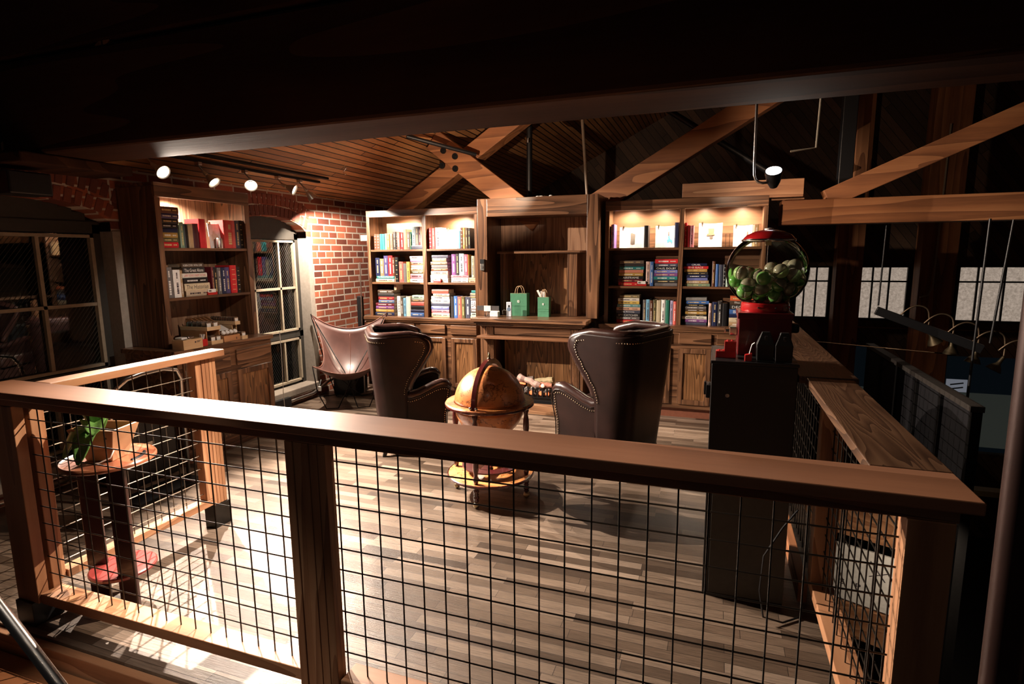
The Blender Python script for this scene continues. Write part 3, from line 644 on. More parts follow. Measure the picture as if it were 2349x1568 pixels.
BOOKS=[
('A','t','V',0,-2.460,-2.424,1.6606,1.8375,'brown',None),
('A','t','V',0,-2.422,-2.383,1.6606,1.8356,'chestnut',None),
('A','t','V',0,-2.382,-2.350,1.6606,1.8368,'teal',None),
('A','t','V',0,-2.347,-2.320,1.6606,1.8365,'turquoise',None),
('A','t','V',0,-2.319,-2.292,1.6606,1.8394,'aqua',None),
('A','t','V',0,-2.290,-2.253,1.6606,1.8360,'orange',None),
('A','t','V',0,-2.248,-2.216,1.6606,1.8372,'salmon',None),
('A','t','V',0,-2.208,-2.171,1.6606,1.8583,'charcoal',None),
('A','t','V',0,-2.171,-2.157,1.6606,1.8289,'black',None),
('A','t','V',0,-2.156,-2.119,1.6606,1.8501,'coral',None),
('A','t','V',0,-2.117,-2.076,1.6606,1.8482,'crimson',None),
('A','t','V',0,-2.075,-2.033,1.6606,1.8829,'tan',None),
('A','t','V',0,-2.033,-1.993,1.6606,1.8520,'taupe',None),
('A','t','V',0,-1.992,-1.976,1.6606,1.8517,'green',None),
('A','t','H',1,-1.975,-1.839,1.6606,1.7028,'slate',None),
('A','t','V',2,-1.967,-1.927,1.7034,1.9067,'ice-blue',None),
('A','t','V',2,-1.925,-1.880,1.7034,1.9078,'grey',None),
('A','t','V',2,-1.879,-1.860,1.7034,1.9074,'maroon',None),
('A','t','V',2,-1.859,-1.838,1.7034,1.9027,'peach',None),
('B','t','V',0,-1.761,-1.721,1.6606,1.8883,'red',None),
('B','t','V',0,-1.720,-1.677,1.6606,1.8863,'scarlet',None),
('B','t','V',0,-1.674,-1.609,1.6606,1.8901,'white',None),
('B','t','V',0,-1.421,-1.374,1.6606,1.8533,'sky-blue',None),
('B','t','V',0,-1.372,-1.343,1.6606,1.8837,'brown',None),
('B','t','V',0,-1.342,-1.317,1.6606,1.8833,'gold',None),
('B','t','V',0,-1.315,-1.285,1.6606,1.8801,'umber',None),
('B','t','V',0,-1.284,-1.258,1.6606,1.8782,'charcoal',None),
('A','m','H',0,-2.453,-2.209,1.2936,1.3297,'cream',None),
('A','m','H',0,-2.444,-2.207,1.3303,1.3620,'teal','The National Experience'),
('A','m','V',1,-2.453,-2.399,1.3626,1.5691,'navy',None),
('A','m','V',1,-2.396,-2.345,1.3626,1.5586,'khaki',None),
('A','m','V',1,-2.342,-2.289,1.3626,1.5919,'indigo',None),
('A','m','V',1,-2.286,-2.231,1.3626,1.5927,'red',None),
('A','m','V',1,-2.230,-2.200,1.3626,1.5725,'brown',None),
('A','m','V',1,-2.195,-2.155,1.2936,1.5760,'black',None),
('A','m','V',1,-2.147,-2.094,1.2936,1.5234,'coral',None),
('A','m','V',1,-2.089,-2.047,1.2936,1.5046,'grey',None),
('A','m','V',1,-2.046,-2.007,1.2936,1.5223,'yellow',None),
('A','m','H',2,-2.006,-1.841,1.2936,1.3309,'white',None),
('A','m','H',2,-2.003,-1.841,1.3315,1.3877,'pink',None),
('A','m','H',2,-1.985,-1.841,1.3883,1.4212,'olive',None),
('A','m','H',2,-1.990,-1.839,1.4218,1.4518,'peach',None),
('A','m','H',2,-1.989,-1.840,1.4524,1.4824,'blush',None),
('A','m','H',2,-1.986,-1.838,1.4830,1.5213,'salmon',None),
('A','m','H',2,-1.995,-1.839,1.5219,1.5545,'lilac',None),
('A','m','H',2,-2.003,-1.837,1.5551,1.5841,'silver',None),
('B','m','H',0,-1.748,-1.536,1.2936,1.3360,'white',None),
('B','m','H',0,-1.750,-1.538,1.3366,1.3761,'lavender',None),
('B','m','H',0,-1.742,-1.535,1.3767,1.4181,'peach',None),
('B','m','H',0,-1.737,-1.534,1.4187,1.4495,'brown',None),
('B','m','H',0,-1.734,-1.538,1.4501,1.4836,'grey',None),
('B','m','H',0,-1.741,-1.538,1.4842,1.5191,'taupe',None),
('B','m','H',0,-1.725,-1.551,1.5197,1.5602,'khaki',None),
('B','m','H',0,-1.729,-1.530,1.5608,1.5928,'slate',None),
('B','m','H',1,-1.494,-1.291,1.2936,1.3213,'silver',None),
('B','m','H',1,-1.495,-1.290,1.3219,1.3468,'ivory',None),
('B','m','H',1,-1.495,-1.285,1.3474,1.3750,'pink',None),
('B','m','V',2,-1.486,-1.436,1.3756,1.6018,'purple',None),
('B','m','V',2,-1.433,-1.396,1.3756,1.6054,'charcoal',None),
('B','m','V',2,-1.395,-1.336,1.3756,1.6076,'ice-blue',None),
('B','m','V',2,-1.331,-1.292,1.3756,1.5986,'rose',None),
('B','m','V',2,-1.291,-1.281,1.3756,1.5969,'gold',None),
('B','m','H',3,-1.283,-1.173,1.2936,1.3219,'apricot',None),
('B','m','H',3,-1.282,-1.172,1.3225,1.3485,'peach',None),
('B','m','V',4,-1.249,-1.216,1.3491,1.5812,'cream',None),
('B','m','V',4,-1.214,-1.191,1.3491,1.5808,'grey',None),
('B','m','V',4,-1.189,-1.174,1.3491,1.5806,'slate',None),
('A','b','H',0,-2.480,-2.228,0.9056,0.9444,'navy',None),
('A','b','H',0,-2.474,-2.235,0.9450,0.9809,'gold',None),
('A','b','H',0,-2.469,-2.231,0.9815,1.0151,'purple',None),
('A','b','H',0,-2.471,-2.229,1.0157,1.0504,'maroon',None),
('A','b','H',0,-2.430,-2.224,1.0510,1.0867,'steel-blue',None),
('A','b','H',0,-2.431,-2.225,1.0873,1.1257,'crimson',None),
('A','b','H',0,-2.435,-2.220,1.1263,1.1618,'charcoal',None),
('A','b','H',0,-2.436,-2.231,1.1624,1.2018,'umber',None),
('A','b','V',1,-2.223,-2.192,1.2024,1.4110,'peach',None),
('A','b','V',1,-2.190,-2.145,0.9056,1.1332,'white','TEXAS'),
('A','b','V',1,-2.143,-2.108,0.9056,1.1106,'taupe',None),
('A','b','V',1,-2.106,-2.072,0.9056,1.1130,'sky-blue',None),
('A','b','V',1,-2.070,-2.014,0.9056,1.1317,'ivory',None),
('A','b','H',2,-2.013,-1.844,0.9056,0.9491,'blue',None),
('A','b','H',2,-2.014,-1.843,0.9497,0.9831,'navy',None),
('A','b','H',2,-2.012,-1.841,0.9837,1.0298,'black',None),
('A','b','H',2,-2.004,-1.841,1.0304,1.0708,'coral',None),
('A','b','H',2,-1.992,-1.840,1.0714,1.1046,'taupe',None),
('A','b','H',2,-1.989,-1.840,1.1052,1.1455,'mint',None),
('B','b','H',0,-1.758,-1.527,0.9056,0.9511,'cream',None),
('B','b','H',0,-1.753,-1.531,0.9517,0.9918,'pink',None),
('B','b','H',0,-1.752,-1.530,0.9924,1.0296,'periwinkle',None),
('B','b','H',0,-1.751,-1.520,1.0302,1.0700,'slate',None),
('B','b','H',0,-1.752,-1.519,1.0706,1.1050,'white',None),
('B','b','H',0,-1.748,-1.524,1.1056,1.1399,'ivory',None),
('B','b','H',0,-1.720,-1.523,1.1405,1.1689,'beige',None),
('B','b','H',0,-1.737,-1.531,1.1695,1.2149,'brick-red',None),
('B','b','V',1,-1.509,-1.473,0.9056,1.1403,'charcoal',None),
('B','b','V',1,-1.470,-1.426,0.9056,1.1451,'blue',None),
('B','b','V',1,-1.423,-1.379,0.9056,1.1392,'coral',None),
('B','b','V',1,-1.377,-1.336,0.9056,1.1386,'olive',None),
('B','b','V',1,-1.334,-1.272,0.9056,1.1379,'slate',None),
('B','b','H',2,-1.269,-1.172,0.9056,0.9273,'cream',None),
('B','b','H',2,-1.268,-1.171,0.9279,0.9670,'mint',None),
('B','b','H',2,-1.267,-1.170,0.9676,1.0125,'grey',None),
('B','b','H',2,-1.265,-1.169,1.0131,1.1011,'white','EALI'),
('B','b','H',2,-1.265,-1.169,1.1017,1.1226,'silver',None),
('B','b','H',2,-1.270,-1.169,1.1232,1.1520,'taupe',None),
('B','b','H',2,-1.270,-1.168,1.1526,1.1818,'ash-grey',None),
('B','b','H',2,-1.256,-1.168,1.1824,1.2096,'teal',None),
('C','t','V',0,0.247,0.255,1.6456,1.8551,'black',None),
('C','t','V',0,0.256,0.266,1.6456,1.8726,'rust',None),
('C','t','V',0,0.267,0.289,1.6456,1.8754,'violet',None),
('C','t','V',0,0.575,0.615,1.6456,1.8569,'charcoal',None),
('C','t','V',0,0.860,0.900,1.6456,1.8782,'navy',None),
('D','t','V',0,0.950,0.973,1.6456,1.8734,'red',None),
('D','t','V',0,0.974,1.001,1.6456,1.8485,'crimson',None),
('D','t','V',0,1.003,1.033,1.6456,1.8462,'pink',None),
('D','t','V',0,1.557,1.597,1.6456,1.8412,'tan',None),
('C','m','H',0,0.339,0.576,1.2766,1.3101,'red',None),
('C','m','H',0,0.337,0.572,1.3107,1.3401,'maroon',None),
('C','m','H',0,0.338,0.578,1.3407,1.3713,'black','AIRFRAME'),
('C','m','H',0,0.340,0.574,1.3719,1.4022,'gold',None),
('C','m','H',0,0.344,0.577,1.4028,1.4330,'salmon',None),
('C','m','H',0,0.348,0.584,1.4336,1.4634,'teal',None),
('C','m','H',0,0.348,0.583,1.4640,1.4913,'charcoal',None),
('C','m','H',0,0.347,0.580,1.4919,1.5225,'taupe',None),
('C','m','V',1,0.604,0.641,1.2766,1.5118,'blush',None),
('C','m','V',1,0.642,0.676,1.2766,1.5112,'blue',None),
('C','m','H',2,0.688,0.899,1.2766,1.3064,'grey',None),
('C','m','H',2,0.682,0.899,1.3070,1.3367,'charcoal',None),
('C','m','H',2,0.679,0.899,1.3373,1.3695,'teal',None),
('C','m','H',2,0.681,0.899,1.3701,1.4006,'purple',None),
('C','m','H',2,0.683,0.899,1.4012,1.4308,'periwinkle',None),
('C','m','H',2,0.688,0.899,1.4314,1.4609,'black','CHLEL DOLBY'),
('C','m','H',2,0.690,0.899,1.4615,1.4919,'slate',None),
('C','m','H',2,0.687,0.899,1.4925,1.5339,'red',None),
('C','b','H',0,0.328,0.556,0.9056,0.9398,'red',None),
('C','b','H',0,0.327,0.553,0.9404,0.9698,'grey',None),
('C','b','H',0,0.326,0.555,0.9704,1.0014,'black','SPY CATCHER'),
('C','b','H',0,0.324,0.556,1.0020,1.0329,'slate','My Antonia'),
('C','b','H',0,0.324,0.556,1.0335,1.0640,'peach',None),
('C','b','H',0,0.331,0.557,1.0646,1.0938,'aqua',None),
('C','b','H',0,0.341,0.547,1.0944,1.1236,'yellow',None),
('C','b','H',0,0.339,0.546,1.1242,1.1548,'ivory',None),
('C','b','H',0,0.354,0.547,1.1554,1.1860,'khaki',None),
('C','b','V',1,0.583,0.612,0.9056,1.1411,'grey',None),
('C','b','V',1,0.614,0.647,0.9056,1.1437,'sky-blue',None),
('C','b','V',1,0.648,0.679,0.9056,1.1355,'brown',None),
('C','b','V',1,0.680,0.712,0.9056,1.1422,'olive',None),
('C','b','V',1,0.714,0.755,0.9056,1.1392,'cream',None),
('C','b','V',1,0.758,0.797,0.9056,1.1422,'white',None),
('C','b','V',1,0.800,0.836,0.9056,1.1411,'green',None),
('C','b','V',1,0.838,0.870,0.9056,1.1375,'lavender',None),
('C','b','V',1,0.872,0.900,0.9056,1.1294,'coral',None),
('D','m','H',0,0.970,1.197,1.2766,1.3021,'sage',None),
('D','m','H',0,0.978,1.186,1.3027,1.3314,'tan',None),
('D','m','H',0,0.980,1.175,1.3320,1.3569,'periwinkle',None),
('D','m','H',0,0.983,1.180,1.3575,1.3852,'navy',None),
('D','m','H',0,0.978,1.176,1.3858,1.4125,'charcoal',None),
('D','m','H',0,0.960,1.167,1.4131,1.4403,'gold',None),
('D','m','H',0,0.951,1.177,1.4409,1.4676,'red','THE RACE'),
('D','m','H',0,0.972,1.164,1.4682,1.4934,'midnight-blue','CRUEL'),
('D','m','V',1,1.213,1.240,1.2766,1.5124,'brown',None),
('D','m','V',1,1.243,1.271,1.2766,1.4865,'blue',None),
('D','m','V',1,1.274,1.308,1.2766,1.4814,'slate',None),
('D','m','V',1,1.311,1.334,1.2766,1.4833,'black',None),
('D','m','V',1,1.338,1.360,1.2766,1.3859,'mint',None),
('D','b','H',0,0.983,1.180,0.9056,0.9316,'slate',None),
('D','b','H',0,0.982,1.184,0.9322,0.9615,'purple',None),
('D','b','H',0,0.954,1.181,0.9621,0.9909,'ivory',None),
('D','b','H',0,0.980,1.177,0.9915,1.0097,'charcoal',None),
('D','b','H',0,0.984,1.177,1.0103,1.0361,'gold',None),
('D','b','H',0,0.983,1.175,1.0367,1.0601,'umber',None),
('D','b','H',0,0.982,1.173,1.0607,1.0855,'grey',None),
('D','b','H',0,0.986,1.168,1.0861,1.1085,'black',None),
('D','b','H',0,0.985,1.196,1.1091,1.1390,'blue',None),
('D','b','H',0,0.984,1.174,1.1396,1.1705,'ash-grey',None),
('D','b','V',1,1.197,1.222,0.9056,1.1194,'blush',None),
('D','b','V',1,1.227,1.275,0.9056,1.1316,'navy',None),
('D','b','V',1,1.277,1.315,0.9056,1.1404,'charcoal',None),
('D','b','V',1,1.318,1.364,0.9056,1.1209,'black',None),
('D','b','H',2,1.381,1.581,0.9056,0.9428,'tan',None),
('D','b','H',2,1.379,1.579,0.9434,0.9862,'cream','THE'),
('D','b','H',2,1.380,1.580,0.9868,1.0206,'navy',None),
('D','b','H',2,1.380,1.580,1.0212,1.0652,'blue','BEARS'),
('D','b','H',2,1.382,1.582,1.0658,1.1069,'charcoal','DEGREE'),
('D','b','H',2,1.382,1.582,1.1075,1.1448,'umber','The Story'),
('D','b','H',2,1.383,1.583,1.1454,1.1873,'orange',None),
('W','t','H',0,1.553,1.690,1.6656,1.7089,'red',None),
('W','t','H',0,1.553,1.685,1.7095,1.7385,'olive',None),
('W','t','H',0,1.553,1.689,1.7391,1.7797,'gold',None),
('W','t','H',0,1.553,1.693,1.7803,1.8123,'navy',None),
('W','t','H',0,1.553,1.697,1.8129,1.8455,'black',None),
('W','t','H',0,1.553,1.704,1.8461,1.8828,'charcoal',None),
('W','t','H',0,1.553,1.711,1.8834,1.9220,'indigo',None),
('W','t','H',0,1.553,1.709,1.9226,1.9714,'brown',None),
('W','t','V',1,1.712,1.748,1.6656,1.8618,'sage',None),
('W','t','V',1,1.748,1.780,1.6656,1.8500,'black',None),
('W','t','V',1,1.783,1.826,1.6656,1.8515,'tan',None),
('W','t','V',1,1.828,1.882,1.6656,1.8574,'burgundy',None),
('W','t','V',1,1.887,1.949,1.6656,1.8968,'red',None),
('W','t','V',1,2.128,2.249,1.6656,1.8998,'scarlet',None),
('W','t','V',1,2.251,2.301,1.6656,1.9024,'slate',None),
('W','t','V',1,2.304,2.343,1.6656,1.9057,'black',None),
('W','m','V',0,1.552,1.609,1.2856,1.5183,'grey',None),
('W','m','V',0,1.611,1.672,1.2856,1.4981,'white',None),
('W','m','V',0,1.673,1.695,1.2856,1.4937,'tan',None),
('W','m','H',1,1.714,1.949,1.2856,1.3307,'beige',None),
('W','m','H',1,1.705,1.943,1.3313,1.3872,'cream','The Historian'),
('W','m','H',1,1.698,1.924,1.3878,1.4308,'black',None),
('W','m','H',1,1.696,1.927,1.4314,1.4686,'ivory','LARRY BOND  ENEMY WITHIN'),
('W','m','H',1,1.698,1.902,1.4692,1.5123,'charcoal','The Great Alone'),
('W','m','H',1,1.695,1.899,1.5129,1.5479,'umber','ROBIN COOK  FATAL CURE'),
('W','m','V',2,1.968,1.989,1.2856,1.5132,'maroon',None),
('W','m','V',2,1.991,2.027,1.2856,1.4961,'black',None),
('W','m','V',2,2.030,2.067,1.2856,1.5045,'grey',None),
('W','m','V',2,2.068,2.110,1.2856,1.5029,'navy',None),
('W','m','V',2,2.112,2.158,1.2856,1.5065,'indigo',None),
('W','m','V',2,2.162,2.230,1.2856,1.5219,'red',None),
('W','m','V',2,2.232,2.268,1.2856,1.5072,'black',None),
]
from collections import defaultdict
sec=defaultdict(list)
for r in BOOKS: sec[(r[0],r[1])].append(r)
for (bay,sh),rows in sec.items():
    stacks=sorted({r[3] for r in rows if r[2]=='H'})
    st=sorted([r for r in rows if r[2]=='V'],key=lambda r:r[4])
    grp='books on the %s shelf, %s'%(SH[sh],BAY[bay])
    seen=set()
    for r in rows:
        _,_,k,g,a0,a1,z0,z1,cn,tt=r
        if k=='V':
            lab='%s book standing %s from left, %s shelf, %s'%(cn,ORD[st.index(r)],SH[sh],BAY[bay]);d=rb.uniform(.135,.17)
        else:
            ss=sorted([q for q in rows if q[2]=='H' and q[3]==g],key=lambda q:-q[6]);i=ss.index(r)
            nm='' if len(stacks)==1 else (('left ','right ') if len(stacks)==2 else ('left ','middle ','right '))[stacks.index(g)]
            pos='lone' if len(ss)==1 else ('top' if i==0 else ORD[i])
            if len(ss)==1: lab='%s book lying flat on the %s shelf, %s'%(cn,SH[sh],BAY[bay])
            elif i==0: lab='%s book topping the %sstack, %s shelf, %s'%(cn,nm,SH[sh],BAY[bay])
            elif i==len(ss)-1: lab='%s book bottom of %sstack, %s shelf, %s'%(cn,nm,SH[sh],BAY[bay])
            else: lab='%s book %s from top, %sstack, %s shelf, %s'%(cn,ORD[i],nm,SH[sh],BAY[bay])
            d=rb.uniform(.145,.175)
        off=rb.uniform(0,.008)
        if bay=='W': book(k,a1-a0,d,z1-z0,cn,tt,(-2.668-off,a0,z0),PI/2,lab,grp)
        else: book(k,a1-a0,d,z1-z0,cn,tt,(a0,4.045+off,z0),0,lab,grp)
# display pages / open picture books standing on the top shelves
def picture_sheet(loc,w,h,label,art,rz=0,lean=.09,group='picture pages on the top shelves'):
    t=thing('picture_page',label,'page',loc,rz,group)
    vs=[];fs=[];n=8;k=.004
    for s in(0,1):
        for i in range(n+1):
            u=i/n;y=.012*math.sin(PI*u)+s*k
            for v in(0,1): vs.append((w*u,y+lean*h*v,h*v-(.006*math.sin(PI*u) if v else 0)))
    m=2*(n+1)
    for i in range(n):
        a=2*i;fs+=[(a,a+2,a+3,a+1),(m+a,m+a+1,m+a+3,m+a+2),(a,m+a,m+a+2,a+2),(a+1,a+3,m+a+3,m+a+1)]
    fs+=[(0,1,m+1,m),(2*n,m+2*n,m+2*n+1,2*n+1)]
    MB().add(vs,fs).build('sheet',M['paper'],t,local=True)
    for poly,mat in art:
        MB().prism(poly,lambda s:(s[0]*w,.012*math.sin(PI*s[0])-.0016+lean*h*s[1],h*s[1]),lambda s:(s[0]*w,.012*math.sin(PI*s[0])-.0002+lean*h*s[1],h*s[1])).build('picture',mat,t,local=True)
    for q in(.12,):
        MB().box(w*q,w*q+.012,lean*h-.006,lean*h+.010,h-.012,h+.010).build('clip',M['brass'],t,local=True)
    return t
gr=plain('engraving_grey',(.14,.12,.10),.6);bl=plain('print_blue',(.07,.28,.42),.6);sep=plain('print_sepia',(.22,.17,.10),.6)
picture_sheet((.322,4.165,1.6455),.255,.205,'white page with a grey lighter print, first picture right of fireplace',[([(.42,.18),(.58,.18),(.60,.66),(.50,.70),(.50,.74),(.42,.70)],gr)])
picture_sheet((.672,4.165,1.6455),.185,.21,'white page with a small blue figure print, beside the navy book',[([(.60,.30),(.64,.18),(.70,.27),(.78,.26),(.84,.17),(.88,.30),(.84,.36),(.76,.38),(.72,.54),(.64,.52),(.66,.38),(.58,.34)],bl),([(.64,.53),(.69,.54),(.69,.74),(.64,.72)],gr)])
picture_sheet((1.075,4.165,1.6455),.212,.225,'white page with a brown dressed-figure print, between red books and bookend',[([(.42,.55),(.64,.56),(.66,.78),(.40,.78)],sep),([(.34,.47),(.70,.50),(.66,.56),(.36,.56)],sep),([(.48,.34),(.60,.34),(.62,.46),(.46,.46)],gr)])
picture_sheet((1.385,4.165,1.6455),.165,.20,'white page with a tiny reddish print, beside the tan book',[([(.70,.45),(.78,.45),(.79,.70),(.72,.70)],plain('print_red',(.25,.09,.06),.6))])
picture_sheet((-1.605,4.165,1.6605),.175,.215,'plain bright white page on top shelf left of the sky-blue book',[])
picture_sheet((-1.252,4.165,1.6605),.080,.215,'narrow bright white page beside the fireplace frame, top shelf',[])
# the same kind of page in the corner bookcase (faces +X) with a flask in front
picture_sheet((-2.70,2.010,1.6655),.125,.205,'white page with beige shapes behind the striped flask, corner bookcase',[([(.25,.30),(.75,.30),(.80,.52),(.60,.60),(.55,.70),(.45,.70),(.42,.60),(.25,.52)],M['cream'])],rz=PI/2)
t=thing('flask','small striped metal flask standing before the white page, corner bookcase','flask',(-2.668,2.07,1.6655))
MB().lathe([(.024,0),(.025,.004),(.025,.078),(.022,.083),(.008,.084),(.008,.092),(.0,.093)],(0,0,0),16).build('flask_body',M['steel'],t,local=True,auto=True)
for i in range(5):
    a=-.9+i*.45;MB().box(.0245*math.cos(a)-.001,.0245*math.cos(a)+.0012,.0245*math.sin(a)-.002,.0245*math.sin(a)+.002,.005,.076).build('stripe',M['dkredpaint'] if i%2 else M['cream'],t,local=True)
# wire bookends
for x,l in((1.318,'black wire bookend right of the figure print page'),(1.352,'black wire bookend left of the reddish print page')):
    q=MB().box(x,x+.003,4.06,4.12,1.6455,1.765);q.box(min(x,x+.003)-.0,x+.003,4.06,4.16,1.6452,1.647)
    o=q.build('bookend',M['blackmetal']);tag(o,l,'bookend','bookends on the top right shelf')
# red card holders on shelves
def card_holder(loc,label,rz=0,s=1):
    t=thing('card_holder',label,'card holder',loc,rz,'red card holders on the shelves')
    w=.095*s;MB().box(0,w,0,.04,0,.012).box(0,w,.030,.04,.0121,.034*s).box(0,.006,0,.0299,.0121,.026).box(w-.006,w,0,.0299,.0121,.026).box(.0061,w-.0061,0,.004,.0121,.020).build('holder',M['redplastic'],t,local=True,bevel=.0015)
    q=MB()
    for i in range(4): q.box(.008,w-.008,.006+i*.005,.0085+i*.005,.0125,.047*s)
    q.build('cards',M['paper'],t,local=True)
    MB().box(.016,.040,.0052,.0059,.026,.040).build('card_print',gr,t,local=True)
card_holder((-1.705,3.995+.03,1.2935),'red business-card holder in front of books, middle shelf left of fireplace')
card_holder((.518,3.995+.03,1.2765),'red business-card holder in front of books, middle shelf right of fireplace')
card_holder((-2.664+.005,1.905,1.2855),'red business-card holder on the corner bookcase middle shelf',PI/2)
# ================================================================== PAPER BAGS
def paper_bag(loc,w,d,h,label,mat,side,rz=0,ins=False,hh=.075,folds=(.45,)):
    t=thing('paper_bag',label,'bag',loc,rz)
    q=MB();k=.0025
    # walls with a gusset pinched on the sides, open at the top
    q.prism([(0,0),(w,0),(w,k),(0,k)],lambda s:(s[0],s[1],.0),lambda s:(s[0],s[1]+.006*0,h))
    q.box(0,w,d-k,d,0,h)
    for x in(0,w-k):
        s_=1 if x==0 else -1
        q.add([(x,k,0),(x+s_*.012,d/2,0),(x,d-k,0),(x,k,h),(x+s_*.018,d/2,h),(x,d-k,h),(x+k,k,0),(x+k+s_*.012,d/2,0),(x+k,d-k,0),(x+k,k,h),(x+k+s_*.018,d/2,h),(x+k,d-k,h)],
          [(0,1,4,3),(1,2,5,4),(6,9,10,7),(7,10,11,8),(3,4,10,9),(4,5,11,10)])
    q.box(k,w-k,k,d-k,0,k)
    q.build('bag_body',mat,t,local=True)
    for f in folds: MB().box(.001,w-.001,-.0022,-.0002,h*f,h*f+.004).build('crease',mat,t,local=True)
    for y in(.012,d-.012):
        pts=[(w*.5+w*.22*math.cos(a),y,h-.03+(hh+.03)*math.sin(a)**.6) for a in[PI*i/12 for i in range(13)]]
        MB().tube(pts,.0038,6).build('handle',M['kraft'],t,local=True,smooth=True)
    MB().box(w*.43,w*.56,-.0035,-.0024,h*.60,h*.70).build('label_sticker',M['paper'],t,local=True)
    MB().box(w*.475,w*.52,-.0042,-.0036,h*.63,h*.67).build('sticker_print',mat,t,local=True)
    MB().box(.004,w-.004,.004,.006,h-.012,h+.002).build('lining',M['kraft'],t,local=True)
    if ins:
        a=MB().obox((w*.10,d*.45,h+.025),(.022,.004,.10),Matrix.Rotation(-.5,3,'Y'));a.box(w*.16,w*.34,d*.5,d*.5+.004,h-.04,h+.058).box(w*.40,w*.55,d*.42,d*.42+.004,h-.04,h+.052)
        a.build('price_cards',M['paper'],t,local=True)
    return t
paper_bag((-.762,3.93,.9605),.180,.09,.232,'large green paper bag with kraft handles on the mantel',plain('green_paper',(.06,.22,.12),.5),1)
paper_bag((-.455,3.90,.9605),.118,.075,.200,'small green paper bag holding white cards, on the mantel',M['greenbag'],1,ins=True,folds=(.28,.40))
paper_bag((-2.86,1.575,.9055),.125,.07,.165,'dark green paper bag in the corner bookcase by the tin racks',M['dkgreenbag'],1,rz=PI/2,hh=.085,folds=())
# ================================================================== MANTEL ITEMS
t=thing('display_stand','white and silver display stand with grey card on the mantel','stand',(-.93,3.80,.9605))
MB().lathe([(.022,0),(.020,.03),(.022,.045)],(-.055,0,0),16).lathe([(.022,0),(.020,.03),(.022,.045)],(-.02,.01,0),16).build('silver_foot',M['chrome'],t,local=True,auto=True)
MB().box(.0,.085,-.02,.04,0,.052).build('white_base',M['paper'],t,local=True,bevel=.004)
MB().box(-.075,.095,-.005,.0,.053,.060).box(-.075,.0,-.006,-.004,.060,.112).build('white_holder',M['paper'],t,local=True)
MB().box(-.155,.09,-.002,.006,.061,.110).build('grey_card',plain('graphite_card',(.07,.065,.065),.4),t,local=True)
t=thing('phone_package','boxed phone accessory standing upright on the mantel','box',(-.775,3.84,.9605))
MB().box(0,.055,0,.02,.0,.150).build('package',plain('pale_blue_card',(.50,.55,.62),.35),t,local=True,bevel=.003)
q=MB();q.lathe([(0,-.001),(.020,-.0005),(.020,.0)],(.028,-.001,.075),20,Matrix.Diagonal((1,1,1)).to_3x3()@Matrix.Rotation(PI/2,3,'X'));q.build('package_window',plain('steel_blue',(.12,.17,.24),.3),t,local=True)
MB().box(.022,.034,-.0035,-.0012,.098,.118).build('package_mark',M['black'],t,local=True)
MB().tube([(.0,-.004,.06),(-.02,-.015,.07),(-.035,-.02,.06),(-.03,-.02,.02)],.002,6).build('white_cord',M['paper'],t,local=True)
t=thing('door_bell','black and silver video doorbell mounted on the fireplace frame','doorbell',(-1.035,F0-.001,1.49))
MB().box(-.024,.024,-.022,0,-.06,.058).build('bell_body',plain('satin_nickel',(.35,.34,.32),.35,1),t,local=True,bevel=.006)
MB().box(-.0235,.0235,-.0245,-.0225,.012,.057).build('bell_camera',M['black'],t,local=True,bevel=.001)
MB().lathe([(.0,-.0028),(.013,-.0025),(.014,0)],(0,-.0222,-.025),18,Matrix.Rotation(-PI/2,3,'X')).build('bell_button',M['steel'],t,local=True)
# crumpled paper on top of the frame
q=MB();rr=random.Random(5)
for i in range(7): q.ball((-.50+i*.024,4.05+rr.uniform(-.02,.02),2.163+rr.uniform(0,.01)),rr.uniform(.012,.022),7,5,(1.2,.8,.6))
tag(q.build('crumpled_paper',M['paper']),'crumpled white paper on top of the fireplace frame','paper')
# ================================================================== ELECTRIC LOG FIRE
t=thing('electric_log_fire','electric log fire insert with glowing coals in a black grate','fireplace insert',(-.50,3.80,.100))
MB().box(-.27,.27,-.07,.13,.001,.055).build('base',M['black'],t,local=True,bevel=.004)
MB().box(-.28,.28,-.095,-.071,.058,.070).box(-.28,.28,-.095,-.085,.001,.008).build('grate_rail',M['blackmetal'],t,local=True)
for i in range(11):
    x=-.25+i*.05;MB().box(x-.008,x+.008,-.094,-.080,.0705,.165).build('grate_bar',M['blackmetal'],t,local=True)
for s in(-1,1): MB().box(s*.285-.02,s*.285+.02,-.10,-.06,0.001,.05).box(s*.285-.015,s*.285+.015,-.095,-.065,.0505,.17).build('grate_foot',plain('gunmetal',(.06,.06,.06),.35,.8),t,local=True,bevel=.003)
ash=plain('grey_coals',(.20,.18,.17),.9);em=plain('glowing_ember',(.8,.15,.06),.6,emit=1.6,ecol=(1,.22,.07))
q=MB();rr=random.Random(9)
for i in range(70): q.ball((rr.uniform(-.25,.25),rr.uniform(-.06,.09),rr.uniform(.075,.165)),rr.uniform(.018,.028),7,5,(1,1,.8))
q.build('coal_bed',ash,t,local=True)['kind']='stuff'
for x in(-.225,-.175,-.075,.025,.125,.195): MB().ball((x,-.066,.10),.020,10,6,(1,.6,1.1)).build('ember',em,t,local=True)
def logp(a,b,r,m,nm='log'):
    a=Vector(a);b=Vector(b);n=7;pts=[a.lerp(b,i/n)+Vector((rr.uniform(-.004,.004),rr.uniform(-.004,.004),rr.uniform(-.004,.006))) for i in range(n+1)]
    MB().tube(pts,[r*rr.uniform(.85,1.12) for _ in pts],9).build(nm,m,t,local=True,smooth=False)
bark=plain('painted_bark',(.30,.25,.22),.8);endg=plain('cut_log_end',(.55,.45,.26),.8)
